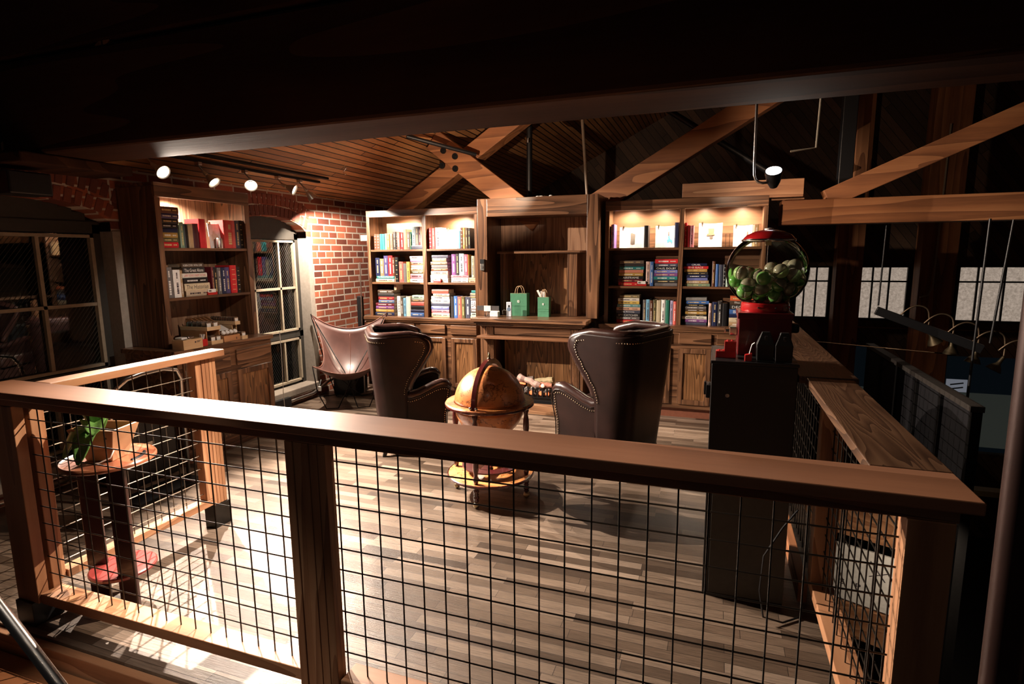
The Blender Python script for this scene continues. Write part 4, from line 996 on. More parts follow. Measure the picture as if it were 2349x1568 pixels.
logp((-.22,.04,.185),(.02,.06,.215),.030,bark);logp((.03,.05,.195),(.235,.03,.225),.032,endg);logp((-.12,-.02,.25),(.11,-.05,.175),.030,plain('pinkish_log',(.42,.27,.23),.8));logp((.06,.0,.175),(.235,-.02,.18),.026,plain('charred_log',(.35,.14,.09),.8))
for a,b in(((-.22,.02,.175),(-.05,-.02,.18)),((.04,-.035,.165),(.12,-.04,.17))): logp(a,b,.010,em,'glowing_strip')
MB().ball((.14,-.045,.175),.020,10,6).build('ember',plain('pale_ember',(.9,.75,.6),.5,emit=1.2,ecol=(1,.6,.4)),t,local=True,smooth=True)
# ================================================================== WING CHAIRS
nail=plain('nail_heads',(.45,.36,.25),.25,1)
def wing_chair(label):
    t=thing('wing_chair',label,'armchair',group='brown leather wing chairs by the fire')
    W=.30
    def crv(tab,z):
        for (a,b),(c,d) in zip(tab,tab[1:]):
            if z<=c:
                k=(z-a)/(c-a);k=k*k*(3-2*k);return b+(d-b)*k
        return tab[-1][1]
    LE=[(.13,-.07),(.50,-.075),(.56,-.07),(.62,-.05),(.70,.0),(.78,.055),(.86,.105),(.90,.118),(.94,.105),(.965,.07),(.985,.0)]
    def xb(z): return -.27-.085*(z-.13)/.85
    def wz(z): return .275+.045*(z-.13)/.85
    def at(u,z,inset=0.0):
        """u in -1..1 along the wrapped back"""
        s=1 if u>0 else -1;a=abs(u);w=wz(z)-inset;x0=xb(z)+inset;L=crv(LE,z)-x0;r=.11
        tot=(w-r)+PI/2*r+(L-r);d=a*tot
        if d<w-r: return (x0,s*d)
        d-=w-r
        if d<PI/2*r:
            th=d/r;return (x0+r-r*math.cos(th),s*(w-r+r*math.sin(th)))
        d-=PI/2*r;return (x0+r+d,s*w)
    zs_=[.13,.25,.36,.46,.52,.56,.60,.65,.70,.75,.80,.85,.885,.915,.94,.958,.972,.983];nu=34
    vs=[];fs=[]
    for z in zs_:
        for i in range(nu+1):
            u=-1+2*i/nu;x,y=at(u,z);zz=z
            if z>.9: zz=z+.02*abs(u)**2*(1-.6*abs(u))
            vs.append((x,y,zz))
    m=len(zs_)
    for j in range(m-1):
        for i in range(nu):
            a=j*(nu+1)+i;fs.append((a,a+1,a+nu+2,a+nu+1))
    o=MB().add(vs,fs).build('back_shell',M['leather'],t,local=True,smooth=True)
    so=o.modifiers.new('thick','SOLIDIFY');so.thickness=.030;so.offset=0
    # padded inner back
    q=MB();vs=[];fs=[];zi=[.43,.5,.6,.7,.8,.88,.93,.955]
    for z in zi:
        for i in range(21):
            u=-.8+1.6*i/20;x,y=at(u,z,.06);b=.035*math.cos(u*PI/2/.8)*(1 if z<.93 else .4);vs.append((x+b+.012,y*.96,z))
    for j in range(len(zi)-1):
        for i in range(20):
            a=j*21+i;fs.append((a,a+1,a+22,a+21))
    o=q.add(vs,fs).build('inner_back',M['leather'],t,local=True,smooth=True);s2=o.modifiers.new('thick','SOLIDIFY');s2.thickness=.03
    # rolled top edge and wing edge
    pts=[]
    for s in(-1,1):
        side=[]
        for z in[.55,.58,.62,.66,.70,.74,.78,.82,.86,.89,.92,.945,.963,.977]:
            x,y=at(s*1.0,z,.026);side.append((x+.012,y,z))
        pts.append(side)
    top=[]
    for i in range(1,26):
        u=-1+2*i/26;x,y=at(u,.983,.026);top.append((x,y,.990+.02*abs(u)**2*(1-.6*abs(u))))
    MB().tube(pts[0]+top+pts[1][::-1],.031,10).build('rolled_edge',M['leatherroll'],t,local=True,smooth=True)
    MB().tube([(p[0]-.0,p[1]*1.075,p[2]-.012) for p in (pts[0]+top+pts[1][::-1])],.006,6).build('piping',plain('dark_piping',(.012,.006,.005),.25,coat=.5),t,local=True,smooth=True)
    # arms
    AT=[(-.085,.505),(-.04,.497),(.03,.515),(.10,.545),(.17,.573),(.22,.585),(.26,.580),(.285,.555)]
    fr=[(.290,.50),(.270,.42),(.250,.33),(.245,.13)]
    for s in(-1,1):
        poly=AT+fr+[(-.085,.13)]
        y0,y1=(.235,.300)
        o=MB().prism(poly,lambda p:(p[0],s*y0,p[1]),lambda p:(p[0],s*y1,p[1])).build('arm',M['leather'],t,local=True,bevel=.012,auto=False,seg=3)
        for pl in o.data.polygons: pl.use_smooth=False
        pa=[(a+.0,s*.262,b-.004) for a,b in AT];MB().tube([(-.12,s*.262,.53)]+pa+[(.290,s*.262,.515)],[.02]+[.040]*6+[.037,.030,.012],10).build('arm_pad',M['leatherroll'],t,local=True,smooth=True)
        MB().tube([(a,s*.303,b-.018) for a,b in AT]+[(a+.004,s*.303,b) for a,b in fr],.0045,6).build('piping',MC['dark_piping'],t,local=True,smooth=True)
    # nail trim: along wings, arms and arm fronts
    q=MB()
    def run(pp,step):
        acc=0
        for a,b in zip(pp,pp[1:]):
            a=Vector(a);b=Vector(b);d=(b-a).length;k=acc
            while k<d: q.ball(tuple(a.lerp(b,k/d)),.0052,6,4);k+=step
            acc=k-d
    for s in(-1,1):
        pp=[]
        for z in[.53,.56,.60,.64,.68,.72,.76,.80,.84,.87,.90,.925,.94]:
            x,y=at(s*.94,z);pp.append((x,y+s*.019,z-.004))
        for u in[.88,.82,.76,.70,.62,.54,.46,.38,.3,.2,.1,.0]:
            x,y=at(s*u,.95);pp.append((x-.018,y*1.03,.948))
        run(pp,.018)
        run([(a-.004,s*.303,b-.040) for a,b in AT[:-1]]+[(.268,s*.302,.53)]+[(a-.018,s*.302,b) for a,b in fr[1:]],.018)
    q.build('nail_trim',nail,t,local=True)['kind']='stuff'
    MB().box(-.20,.265,-.232,.232,.13,.315).build('seat_frame',M['leather'],t,local=True,bevel=.02,seg=3)
    MB().box(-.20,.315,-.230,.230,.318,.435).build('seat_cushion',M['leather'],t,local=True,bevel=.03,seg=4)
    for sx,sy in((-1,-1),(-1,1),(1,-1),(1,1)):
        a=Vector((.215*sx if sx>0 else -.235,.225*sy,.14));b=a+Vector((.0+.02*sx*(2.2 if sx<0 else .4),.012*sy,-.14))
        MB().add([(a+Vector((i*.026,j*.026,0))) for i,j in((-1,-1),(1,-1),(1,1),(-1,1))]+[(b+Vector((i*.015,j*.015,0))) for i,j in((-1,-1),(1,-1),(1,1),(-1,1))],[(0,1,2,3),(7,6,5,4),(0,4,5,1),(1,5,6,2),(2,6,7,3),(3,7,4,0)]).build('leg',M['black'],t,local=True,bevel=.003)
    return t
wc1=wing_chair('brown leather wing chair on the right of the globe, back turned')
wc2=copy_tree(wc1);wc2['label']='brown leather wing chair on the left of the globe, near the sling chair'
wc1.location=(.517,2.575,0);wc1.rotation_euler=(0,0,math.radians(158.5));wc1.scale=(1.048,1.048,1.048)
wc2.location=(-1.126,2.467,0);wc2.rotation_euler=(0,0,math.radians(37));wc2.scale=(.95,.984,.984)
# ================================================================== BUTTERFLY CHAIR
t=thing('butterfly_chair','brown leather sling chair on thin black rods by the brick corner','chair',(-2.48,3.50,0),math.radians(-62))
BL=(-.33,-.44,.95);BR=(-.33,.40,.95);FL=(.30,-.33,.47);FR=(.30,.33,.47)
def sling(u,v):
    a=[(BL[i]*(1-u)+BR[i]*u)*(1-v)+(FL[i]*(1-u)+FR[i]*u)*v for i in range(3)]
    U=2*u-1;V=2*v-1;e=(1-U*U);f=(1-V*V)
    x=a[0]+.02*e;y=a[1]*(1-.30*f*abs(U));z=a[2]-.17*e*(1-v)-.10*e*v-.20*f-.06*e*f
    x+= .10*e*(1 if v<.5 else -1)*abs(V)**2*0-.10*f*(1-v)*e+(.0)
    if v>.5: x-=.05*e*(V)
    return (x,y,z)
n=22;vs=[sling(i/n,j/n) for j in range(n+1) for i in range(n+1)];fs=[(j*(n+1)+i,j*(n+1)+i+1,(j+1)*(n+1)+i+1,(j+1)*(n+1)+i) for j in range(n) for i in range(n)]
o=MB().add(vs,fs).build('sling_seat',M['sling'],t,local=True,smooth=True);s_=o.modifiers.new('thick','SOLIDIFY');s_.thickness=.005
edge=[sling(i/n,0) for i in range(n+1)]+[sling(1,j/n) for j in range(1,n+1)]+[sling(1-i/n,1) for i in range(1,n+1)]+[sling(0,1-j/n) for j in range(1,n)]
MB().tube(edge,.006,6,closed=True).build('stitched_edge',plain('stitched_hem',(.16,.06,.04),.5),t,local=True,smooth=True)
MB().tube([tuple(Vector(sling(.5,j/n))+Vector((0,0,.004))) for j in range(1,n)],.003,5).build('centre_seam',MC['stitched_hem'],t,local=True,smooth=True)
g=.009
def rod(p): MB().tube(p,.006,7).build('frame_rod',M['blackmetal'],t,local=True,smooth=True)
f1=[(-.30,-.17,g),(-.30,.17,g)]; 
rod([BL,(.24,-.24,.02),(.28,-.20,g),(.28,-.05,g),(.24,.02,.02),FR]) if False else None
rod([BL,(-.02,-.06,.34),(.27,.10,g),(.27,.22,g),(.29,.30,.2),FR]);rod([BR,(-.02,.06,.34),(.27,-.10,g),(.27,-.22,g),(.29,-.30,.2),FL])
rod([FL,(.05,-.10,.28),(-.24,.08,g),(-.27,.20,g),(-.29,.30,.35),BR]);rod([FR,(.05,.10,.28),(-.24,-.08,g),(-.27,-.20,g),(-.29,-.30,.35),BL])
# ================================================================== BAR GLOBE
t=thing('bar_globe','antique-map bar globe on turned mahogany legs between the wing chairs','globe',(-.125,1.74,0))
gm,nt,b,L=nodes('antique_map');N=nt.nodes.new
tc=N('ShaderNodeTexCoord');n1=N('ShaderNodeTexNoise');n1.inputs['Scale'].default_value=7.5;n1.inputs['Detail'].default_value=7;L.new(tc.outputs['Object'],n1.inputs[0])
c1=N('ShaderNodeValToRGB');c1.color_ramp.elements[0].position=.30;c1.color_ramp.elements[0].color=(.30,.085,.022,1);c1.color_ramp.elements[1].position=.70;c1.color_ramp.elements[1].color=(.62,.24,.07,1);L.new(n1.outputs['Fac'],c1.inputs[0])
n2=N('ShaderNodeTexNoise');n2.inputs['Scale'].default_value=5.2;n2.inputs['Detail'].default_value=9;n2.inputs['Roughness'].default_value=.62;L.new(tc.outputs['Object'],n2.inputs[0])
c2=N('ShaderNodeValToRGB');e=c2.color_ramp.elements;e[0].position=.492;e[0].color=(1,1,1,1);e[1].position=.515;e[1].color=(1,1,1,1);k=e.new(.500);k.color=(.13,.08,.05,1);k=e.new(.506);k.color=(.35,.25,.18,1);L.new(n2.outputs['Fac'],c2.inputs[0])
mp=N('ShaderNodeMapping');mp.inputs['Scale'].default_value=(14,14,70);L.new(tc.outputs['Object'],mp.inputs[0])
n3=N('ShaderNodeTexNoise');n3.inputs['Scale'].default_value=1.6;n3.inputs['Detail'].default_value=3;L.new(mp.outputs[0],n3.inputs[0]);c3=N('ShaderNodeValToRGB');c3.color_ramp.elements[0].position=.62;c3.color_ramp.elements[0].color=(1,1,1,1);c3.color_ramp.elements[1].position=.68;c3.color_ramp.elements[1].color=(.40,.27,.2,1);L.new(n3.outputs['Fac'],c3.inputs[0])
m1=N('ShaderNodeMix');m1.data_type='RGBA';m1.blend_type='MULTIPLY';m1.inputs[0].default_value=1;L.new(c1.outputs[0],m1.inputs[6]);L.new(c2.outputs[0],m1.inputs[7])
m2=N('ShaderNodeMix');m2.data_type='RGBA';m2.blend_type='MULTIPLY';m2.inputs[0].default_value=.8;L.new(m1.outputs[2],m2.inputs[6]);L.new(c3.outputs[0],m2.inputs[7]);L.new(m2.outputs[2],b.inputs['Base Color'])
b.inputs['Roughness'].default_value=.34;b.inputs['Coat Weight'].default_value=.5;b.inputs['Coat Roughness'].default_value=.22
ZR=.632;RG=.232
o=MB().lathe([(RG*math.cos(a),RG*math.sin(a)) for a in[PI/2*i/16 for i in range(17)]],(0,0,ZR+.007),48).build('upper_hemisphere',gm,t,local=True,smooth=True)
o=MB().lathe([(RG*math.cos(a),RG*math.sin(a)) for a in[-PI/2+PI/2*i/16 for i in range(16)]],(0,0,ZR-.006),48).build('lower_hemisphere',gm,t,local=True,smooth=True)
MB().lathe([(RG+.003,-.012),(.286,-.012),(.291,-.006),(.291,.006),(.286,.012),(RG+.003,.012),(RG+.003,-.012)],(0,0,ZR),56).build('horizon_ring',gm,t,local=True,auto=True)
MB().lathe([(.2885,-.014),(.2935,-.010),(.2935,.002),(.2885,.002)],(0,0,ZR),56,None,False).build('ring_edge',M['mahog'],t,local=True,auto=True)
pts=[];R1=.262;v=[];f=[]
for i in range(25):
    a=PI*i/24
    for rr_ in(.242,.276):
        for yy in(-.014,.014): v.append((yy,-rr_*math.cos(a),ZR+.012+rr_*math.sin(a)*1.0))
for i in range(24):
    a=i*4;f+=[(a,a+4,a+5,a+1),(a+2,a+3,a+7,a+6),(a,a+2,a+6,a+4),(a+1,a+5,a+7,a+3)]
f+=[(0,1,3,2),(96,98,99,97)]
MB().add(v,f).build('meridian_arc',M['mahog'],t,local=True,auto=True)
MB().lathe([(.012,0),(.013,.006),(.006,.010),(.010,.020),(.006,.028),(.004,.040),(.0,.048)],(0,0,ZR+.287),14).build('finial',M['brass'],t,local=True,smooth=True)
MB().ball((-.02,-.270,ZR+.022),.012,10,6).ball((.02,-.270,ZR+.022),.012,10,6).build('hinge',M['chrome'],t,local=True,smooth=True)
ZL=.152
gm2=gm.copy();gm2.name='antique_map_shelf';_e=[n for n in gm2.node_tree.nodes if n.type=='VALTORGB'][0].color_ramp.elements;_e[0].color=(.48,.17,.05,1);_e[1].color=(.66,.29,.10,1)
MB().lathe([(.0,-.008),(.280,-.008),(.287,-.004),(.287,.004),(.280,.008),(.0,.008)],(0,0,ZL),56).build('lower_shelf',gm2,t,local=True,auto=True)
MB().lathe([(.284,-.010),(.290,-.006),(.290,.006),(.284,.0095)],(0,0,ZL),56,None,False).build('shelf_edge',M['mahog'],t,local=True,auto=True)
q=MB();q.lathe([(.120,-.004),(.190,-.004),(.190,.004),(.120,.004),(.120,-.004)],(0,0,.205),40).lathe([(.018,-.004),(.045,-.004),(.045,.004),(.018,.004),(.018,-.004)],(0,0,.205),16)
for a in(0,PI/2,PI,3*PI/2): q.beam((.040*math.cos(a),.04*math.sin(a),.205),(.125*math.cos(a),.125*math.sin(a),.205),.05,.008)
q.build('bottle_ring',M['mahog'],t,local=True,auto=True)
leg=[(.014,0),(.015,.02),(.011,.05),(.017,.085),(.018,.10),(.013,.115)]
def turned(x,y,z0,z1,nm='leg'):
    n=5;p=[];H=z1-z0
    for s,r in((0,.014),(.06,.019),(.12,.012),(.2,.019),(.32,.020),(.42,.013),(.5,.018),(.58,.013),(.7,.020),(.82,.018),(.9,.012),(.95,.019),(1,.014)): p.append((r,z0+H*s))
    MB().lathe(p,(x,y,0),14).build(nm,M['mahog'],t,local=True,smooth=True)
for a in(-PI/2,0,PI/2,PI):
    x,y=.252*math.cos(a),.252*math.sin(a)
    turned(x,y,ZL+.011,ZR-.015);turned(x,y,.045,ZL-.011,'lower_leg')
    MB().ball((x,y,.0225),.022,12,8,(1,1,1)).build('caster',M['brass'],t,local=True,smooth=True)
turned(0,0,ZL+.009,.36,'centre_column')
# ================================================================== GUMBALL MACHINE ON ITS CABINET
t=thing('machine_cabinet','tall matte black cabinet under the gumball machine','cabinet',(1.425,1.19,0))
MB().box(1.245,1.590,.985,1.42,.0,1.105).build('cabinet_body',plain('matte_black_panel',(.0045,.004,.004),.5),t,bevel=.003)
MB().box(1.240,1.595,.980,1.425,1.106,1.120).build('cabinet_top',M['black'],t,bevel=.003)
MB().box(1.272,1.590,.979,.9845,.02,.66).build('lower_panel',plain('dark_olive_panel',(.040,.037,.030),.45),t,bevel=.001)
MB().box(1.224,1.2445,1.06,1.14,.93,.99).box(1.215,1.2245,1.08,1.11,.94,1.0).build('latch',M['black'],t,bevel=.002)
MB().lathe([(0,-.004),(.008,-.003),(.009,0)],(1.315,.984,.965),14,Matrix.Rotation(-PI/2,3,'X')).build('lock',M['steel'],t)
t=thing('gumball_machine','red gumball machine with a round glass globe of green toy capsules','vending machine',(1.465,1.265,1.1205))
GX,GY,GZ,GR=1.468,1.270,1.5035,.1795
w=MB();w.prism([(1.352,1.150),(1.577,1.150),(1.577,1.385),(1.352,1.385)],lambda p:(p[0],p[1],1.1205),lambda p:(p[0]+(1.465-p[0])*.01,p[1],1.305))
w.build('body',M['dkredpaint'],t,bevel=.005)
MB().box(1.347,1.582,1.146,1.389,1.290,1.318).build('top_plate',M['dkredpaint'],t,bevel=.004)
MB().lathe([(.104,1.3185),(.106,1.325),(.104,1.356),(.098,1.362)],(GX,GY,0),40).build('collar',M['redpaint'],t,auto=True)
for a in(-1.9,-1.2,-.6,-.2): MB().ball((GX+.106*math.cos(a),GY+.106*math.sin(a),1.34),.005,8,5).build('rivet',M['chrome'],t)
prof=[];
a0=-math.acos(.098/GR)
for i in range(26):
    a=-.99+(2.10)*i/25;prof.append((GR*math.cos(a)if True else 0,GR*.96*math.sin(a)))
prof=[(max(r,.0),z) for r,z in prof if z>GZ*0-.16*1.0 and z<.150]
o=MB().lathe(prof,(GX,GY,GZ),48)
o.f=[q for q in o.f if len(q)==4]
o=o.build('glass_globe',glassmat('globe_glass',(.95,.98,.96),0,.13),t,smooth=True)
MB().lathe([(.112,.143),(.110,.150),(.095,.166),(.060,.182),(.025,.189),(.0,.190)],(GX,GY,GZ),40).build('lid',M['redpaint'],t,smooth=True)
MB().lathe([(.1135,.136),(.1165,.139),(.1165,.146),(.1125,.147)],(GX,GY,GZ),40,None,False).build('lid_rim',M['chrome'],t,smooth=True)
MB().lathe([(.020,.190),(.020,.196),(.0,.199)],(GX,GY,GZ-.001),18).build('lid_lock',M['paper'],t)
MB().tube([(GX,GY,GZ-.12),(GX,GY,GZ+.142)],.0022,8).build('centre_rod',M['chrome'],t)
MB().box(GX-.012,GX+.012,GY-.012,GY+.012,GZ+.118,GZ+.142).build('rod_nut',plain('cream_plastic',(.5,.42,.25),.5),t)
MB().box(1.316,1.3515,1.20,1.27,1.205,1.245).build('coin_mechanism',M['chrome'],t,bevel=.004)
MB().tube([(1.318,1.235,1.225),(1.300,1.235,1.225)],.006,8).box(1.294,1.300,1.215,1.255,1.214,1.236).build('coin_handle',M['chrome'],t)
MB().box(1.5775,1.618,1.235,1.30,1.220,1.262).build('side_chute',M['black'],t,bevel=.01)
MB().box(1.400,1.412,1.1485,1.1498,1.185,1.235).build('tape_mark',plain('worn_tape',(.20,.07,.07),.5),t)
# capsules inside
capg=[plain('capsule_green_%d'%i,c,.15,coat=.6,trans=.25) for i,c in enumerate([(.10,.30,.05),(.16,.38,.10),(.28,.42,.16),(.06,.20,.04)])]
capc=plain('capsule_clear',(.36,.33,.22),.1,coat=.6,trans=.5)
rr=random.Random(21);R=.0325;P=[];BI=GR-R-.006
while len(P)<37:
    best=None
    for k in range(260):
        x=rr.uniform(-.15,.15);y=rr.uniform(-.15,.15);r2=x*x+y*y
        if r2>(BI-.001)**2 or math.hypot(x,y)<R+.004: continue
        z=max(-math.sqrt(BI*BI-r2)*.96,-.145+R)
        for q in P:
            d2=(x-q[0])**2+(y-q[1])**2
            if d2<4*R*R: z=max(z,q[2]+math.sqrt(4*R*R-d2)+.0004)
        if z<.07 and x*x+y*y+(z/.96)**2<=BI*BI+1e-4 and (best is None or z-.12*x<best[2]-.12*best[0]): best=(x,y,z)
    if best is None: break
    P.append(best)
proto=[]
for i in range(4):
    tt=thing('toy_capsule','green and clear toy capsule inside the gumball machine','capsule',(0,0,0),0,'toy capsules in the glass globe')
    MB().lathe([(R*math.cos(a),R*math.sin(a)) for a in[PI/2*j/6 for j in range(7)]],(0,0,.0004),16).build('clear_half',capc,tt,local=True,smooth=True)
    MB().lathe([(R*math.cos(a),R*math.sin(a)) for a in[-PI/2+PI/2*j/6 for j in range(7)]],(0,0,-.0004),16).build('coloured_half',capg[i],tt,local=True,smooth=True)
    proto.append(tt)
for i,p in enumerate(P):
    c=proto[i] if i<4 else copy_tree(proto[i%4])
    c.location=(GX+p[0],GY+p[1],GZ+p[2]);c.rotation_euler=(rr.uniform(0,6),rr.uniform(0,6),rr.uniform(0,6))
# toy bricks, leaflet box and folded bags on the cabinet top
t=thing('toy_bricks','red stud-topped toy bricks built in steps at the left of the machine','toy',(1.26,1.06,1.1205))
MB().box(0,.085,0,.045,0,.030).box(.036,.085,0,.045,.0302,.075).build('bricks',M['redplastic'],t,local=True,bevel=.001)
q=MB()
for i in range(4):
    for j in range(2):
        x=.010+.0*i+(.018*i);z=.0301 if x<.034 else .0751
        q.lathe([(.0055,0),(.0055,.004),(0,.004)],(x+.004,.012+.021*j,z),10)
q.build('studs',M['redplastic'],t,local=True)
t=thing('leaflet_box','small red open box with a white folded leaflet before the machine','box',(1.380,1.0,1.1205))
MB().prism([(0,0),(.028,0),(.028,.034),(0,.027)],lambda p:(p[0],0,p[1]),lambda p:(p[0],.03,p[1])).build('box_body',M['redplastic'],t,local=True,bevel=.001)
MB().obox((.022,.012,.052),(.003,.016,.045),Matrix.Rotation(.22,3,'Y')).obox((.032,.012,.077),(.003,.016,.014),Matrix.Rotation(.9,3,'Y')).build('leaflet',M['paper'],t,local=True)
for x,y,l in((1.430,1.035,'black folded paper pouch, left of the pair before the machine'),(1.503,1.02,'black folded paper pouch, right of the pair before the machine')):
    t=thing('paper_pouch',l,'bag',(x,y,1.1205),0,'black pouches on the cabinet')
    q=MB();w_=.066;q.add([(0,0,0),(w_,0,0),(w_,.055,0),(0,.055,0),(-.002,0,.07),(w_+.002,0,.07),(w_+.002,.055,.07),(-.002,.055,.07),(.018,.018,.125),(.050,.018,.125),(.050,.034,.125),(.018,.034,.125)],
      [(0,3,2,1),(0,1,5,4),(1,2,6,5),(2,3,7,6),(3,0,4,7),(4,5,9,8),(5,6,10,9),(6,7,11,10),(7,4,8,11),(8,9,10,11)])
    q.build('pouch_body',plain('black_pouch',(.012,.010,.010),.5),t,local=True,bevel=.002)
    MB().box(.029,.039,.006,.0155,.085,.108).build('tuck_flap',plain('black_flap',(.03,.026,.026),.45),t,local=True)
pipe('power_cable',[(1.62,.93,.50),(1.56,.90,.42),(1.49,.86,.30),(1.48,.84,.15),(1.50,.84,.03),(1.58,.86,.008),(1.66,.93,.008),(1.68,1.0,.01)],.004,M['black'],'thin black cable hanging down beside the black cabinet',8,'cable')
# ================================================================== PLANT STOOL
t=thing('plant_stool','round red-brown two-tier stool with flat dark legs behind the corner railing','stool',(-1.295,.055,0))
redw=wood('red_stool_wood',(.22,.07,.035),(.33,.11,.055),(.42,.16,.08),'X',rough=.28,coat=.4,rings=5)
MB().lathe([(0,.688),(.178,.688),(.185,.693),(.185,.703),(.180,.710),(.170,.705),(.0,.705)],(-1.295,.055,0),44).build('tray_top',redw,t,auto=True)
q=MB()
a0=.2
pts=[(-1.295+.135*math.cos(a),.055+.135*math.sin(a),.7045) for a in[.05+i*.11 for i in range(9)]];q.tube(pts,.008,6).build('finger_slot',M['black'],t)
lw=plain('dark_mahogany_leg',(.035,.012,.010),.3,coat=.3)
for ax,ay,rz in((-1.415,.03,.5),(-1.195,.01,.35)):
    R=Matrix.Rotation(rz,3,'Z');q=MB()
    q.obox((ax,ay,.344),(.080,.020,.686),R).build('leg',lw,t,bevel=.003)
MB().lathe([(0,.16),(.130,.16),(.136,.165),(.136,.175),(.130,.18),(0,.18)],(-1.30,.065,0),40).build('lower_shelf',plain('dark_red_disc',(.20,.03,.025),.3,coat=.4),t,auto=True)
t=thing('potted_orchid','broad-leaved plant in a flared pale wooden pot on the round stool','plant',(-1.295,.05,.7055))
z0=0
q=MB();o_=[(-.075,-.055),(.075,-.055),(.075,.055),(-.075,.055)];k=1.45
q.add([(x*.82,y*.82,0) for x,y in o_]+[(x*k,y*k,.150) for x,y in o_]+[(x*k*.88,y*k*.84,.150) for x,y in o_]+[(x*.7,y*.7,.02) for x,y in o_],
 [(0,3,2,1)]+[(i,(i+1)%4,4+(i+1)%4,4+i) for i in range(4)]+[(4+i,4+(i+1)%4,8+(i+1)%4,8+i) for i in range(4)]+[(8+i,8+(i+1)%4,12+(i+1)%4,12+i) for i in range(4)]+[(12,13,14,15)])
o=q.build('pot',wood('pot_wood',(.36,.18,.09),(.46,.25,.13),(.54,.32,.18),'X',rough=.5,rings=6,fine=40),t,local=True,bevel=.003);o.rotation_euler=(0,0,.25)
MB().box(-.085,.085,-.055,.055,.110,.118).build('soil',plain('bark_soil',(.05,.03,.02),.9),t,local=True)
lf,nt,b,L=nodes('orchid_leaf');b.inputs['Base Color'].default_value=(.10,.27,.05,1);b.inputs['Roughness'].default_value=.35;b.inputs['Coat Weight'].default_value=.3
n_=nt.nodes.new('ShaderNodeTexNoise');n_.inputs['Scale'].default_value=14;cr_=nt.nodes.new('ShaderNodeValToRGB');cr_.color_ramp.elements[0].color=(.04,.13,.03,1);cr_.color_ramp.elements[1].color=(.20,.42,.10,1);L.new(n_.outputs['Fac'],cr_.inputs[0]);L.new(cr_.outputs[0],b.inputs['Base Color'])
def leaf(az,length,width,rise,droop,base=(0,0,.12)):
    vs=[];fs=[];n=12;m=6
    for i in range(n+1):
        s=i/n;r=length*(s*.9);z=rise*math.sin(min(1,s*1.15)*PI*.62)-droop*s*s;w=width*math.sin(PI*min(1,(s*.93+.06)))**.6
        for j in range(m+1):
            v=-1+2*j/m;x=r;y=v*w/2;zz=z-.25*w*(1-abs(v))+.0
            vs.append((base[0]+x*math.cos(az)-y*math.sin(az),base[1]+x*math.sin(az)+y*math.cos(az),base[2]+zz))
    for i in range(n):
        for j in range(m): a=i*(m+1)+j;fs.append((a,a+1,a+m+2,a+m+1))
    o=MB().add(vs,fs).build('leaf',lf,t,local=True,smooth=True);s_=o.modifiers.new('thick','SOLIDIFY');s_.thickness=.003
B_=(-.01,-.02,.13);leaf(-1.15,.17,.095,.075,.17,B_);leaf(-.75,.12,.10,.11,.09,B_);leaf(-1.75,.16,.085,.07,.15,B_);leaf(-.35,.11,.085,.16,.05,B_);leaf(2.2,.12,.085,.12,.02,B_);leaf(-1.2,.10,.10,.16,.03,B_);leaf(-.6,.07,.09,.16,.0,B_)
MB().tube([(.065,-.01,.060),(.088,-.03,.052),(.086,-.045,.025),(.055,-.075,.006),(.01,-.10,.004)],.003,6).build('white_cord',M['paper'],t,local=True,smooth=True)
# ================================================================== TIN RACKS ON THE CORNER BOOKCASE COUNTER
def tin(x,y,z,name='tin',n=1,rot=0):
    pass
tw=plain('white_tin_label',(.66,.64,.60),.4);tmt=plain('tin_metal',(.50,.48,.45),.25,1)
ZC=.9055
t=thing('wooden_box','small pale wooden box with a dark printed mark, corner bookcase counter','box',(-2.58,1.47,ZC))
q=MB();q.box(0,.115,0,.008,0,.075).box(0,.115,.162,.17,0,.075).box(0,.008,.0081,.1619,0,.075).box(.107,.115,.0081,.1619,0,.075).box(.0081,.1069,.0081,.1619,0,.006)
q.build('box_body',M['pine'],t,local=True,bevel=.001)
MB().lathe([(0,0),(.007,.0),(.007,.0006),(0,.0006)],(.1152,.105,.050),14,Matrix.Rotation(PI/2,3,'Y')).build('drop_mark',LD,t,local=True)
MB().box(.1151,.1158,.118,.150,.054,.058).box(.1151,.1158,.118,.142,.047,.051).build('print_lines',LD,t,local=True)
for y,z,m_,l in((.03,.076,tw,'white tin lid tilted on the small wooden box'),(.09,.076,tmt,'grey square tin lying on the small wooden box')):
    o=MB().box(-2.56,-2.49,1.47+y-.02,1.47+y+.03,ZC+z,ZC+z+.016).build('tin',m_,bevel=.004);tag(o,l,'tin')
o=thing('leaflet_box','red open box of folded white cards beside the pale wooden box','box',(-2.478-.055,1.655,ZC))
MB().box(0,.04,0,.055,0,.055).build('box_body',M['redplastic'],o,local=True,bevel=.001)
MB().obox((.02,.014,.070),(.02,.004,.05),Matrix.Rotation(.15,3,'X')).obox((.02,.034,.068),(.02,.004,.05),Matrix.Rotation(-.35,3,'X')).build('leaflets',M['paper'],o,local=True)
def tray(x0,x1,y0,y1,z,h,label,mat=None):
    t=thing('tin_tray',label,'tray',((x0+x1)/2,(y0+y1)/2,z),0,'wooden tin trays on the counter');k=.006
    MB().box(x0,x1,y0,y0+k,z,z+h).box(x0,x1,y1-k,y1,z,z+h).box(x0,x0+k,y0+k,y1-k,z,z+h).box(x1-k,x1,y0+k,y1-k,z,z+h).box(x0+k,x1-k,y0+k,y1-k,z,z+.004).build('tray_body',mat or M['pine'],t,bevel=.001)
    return t
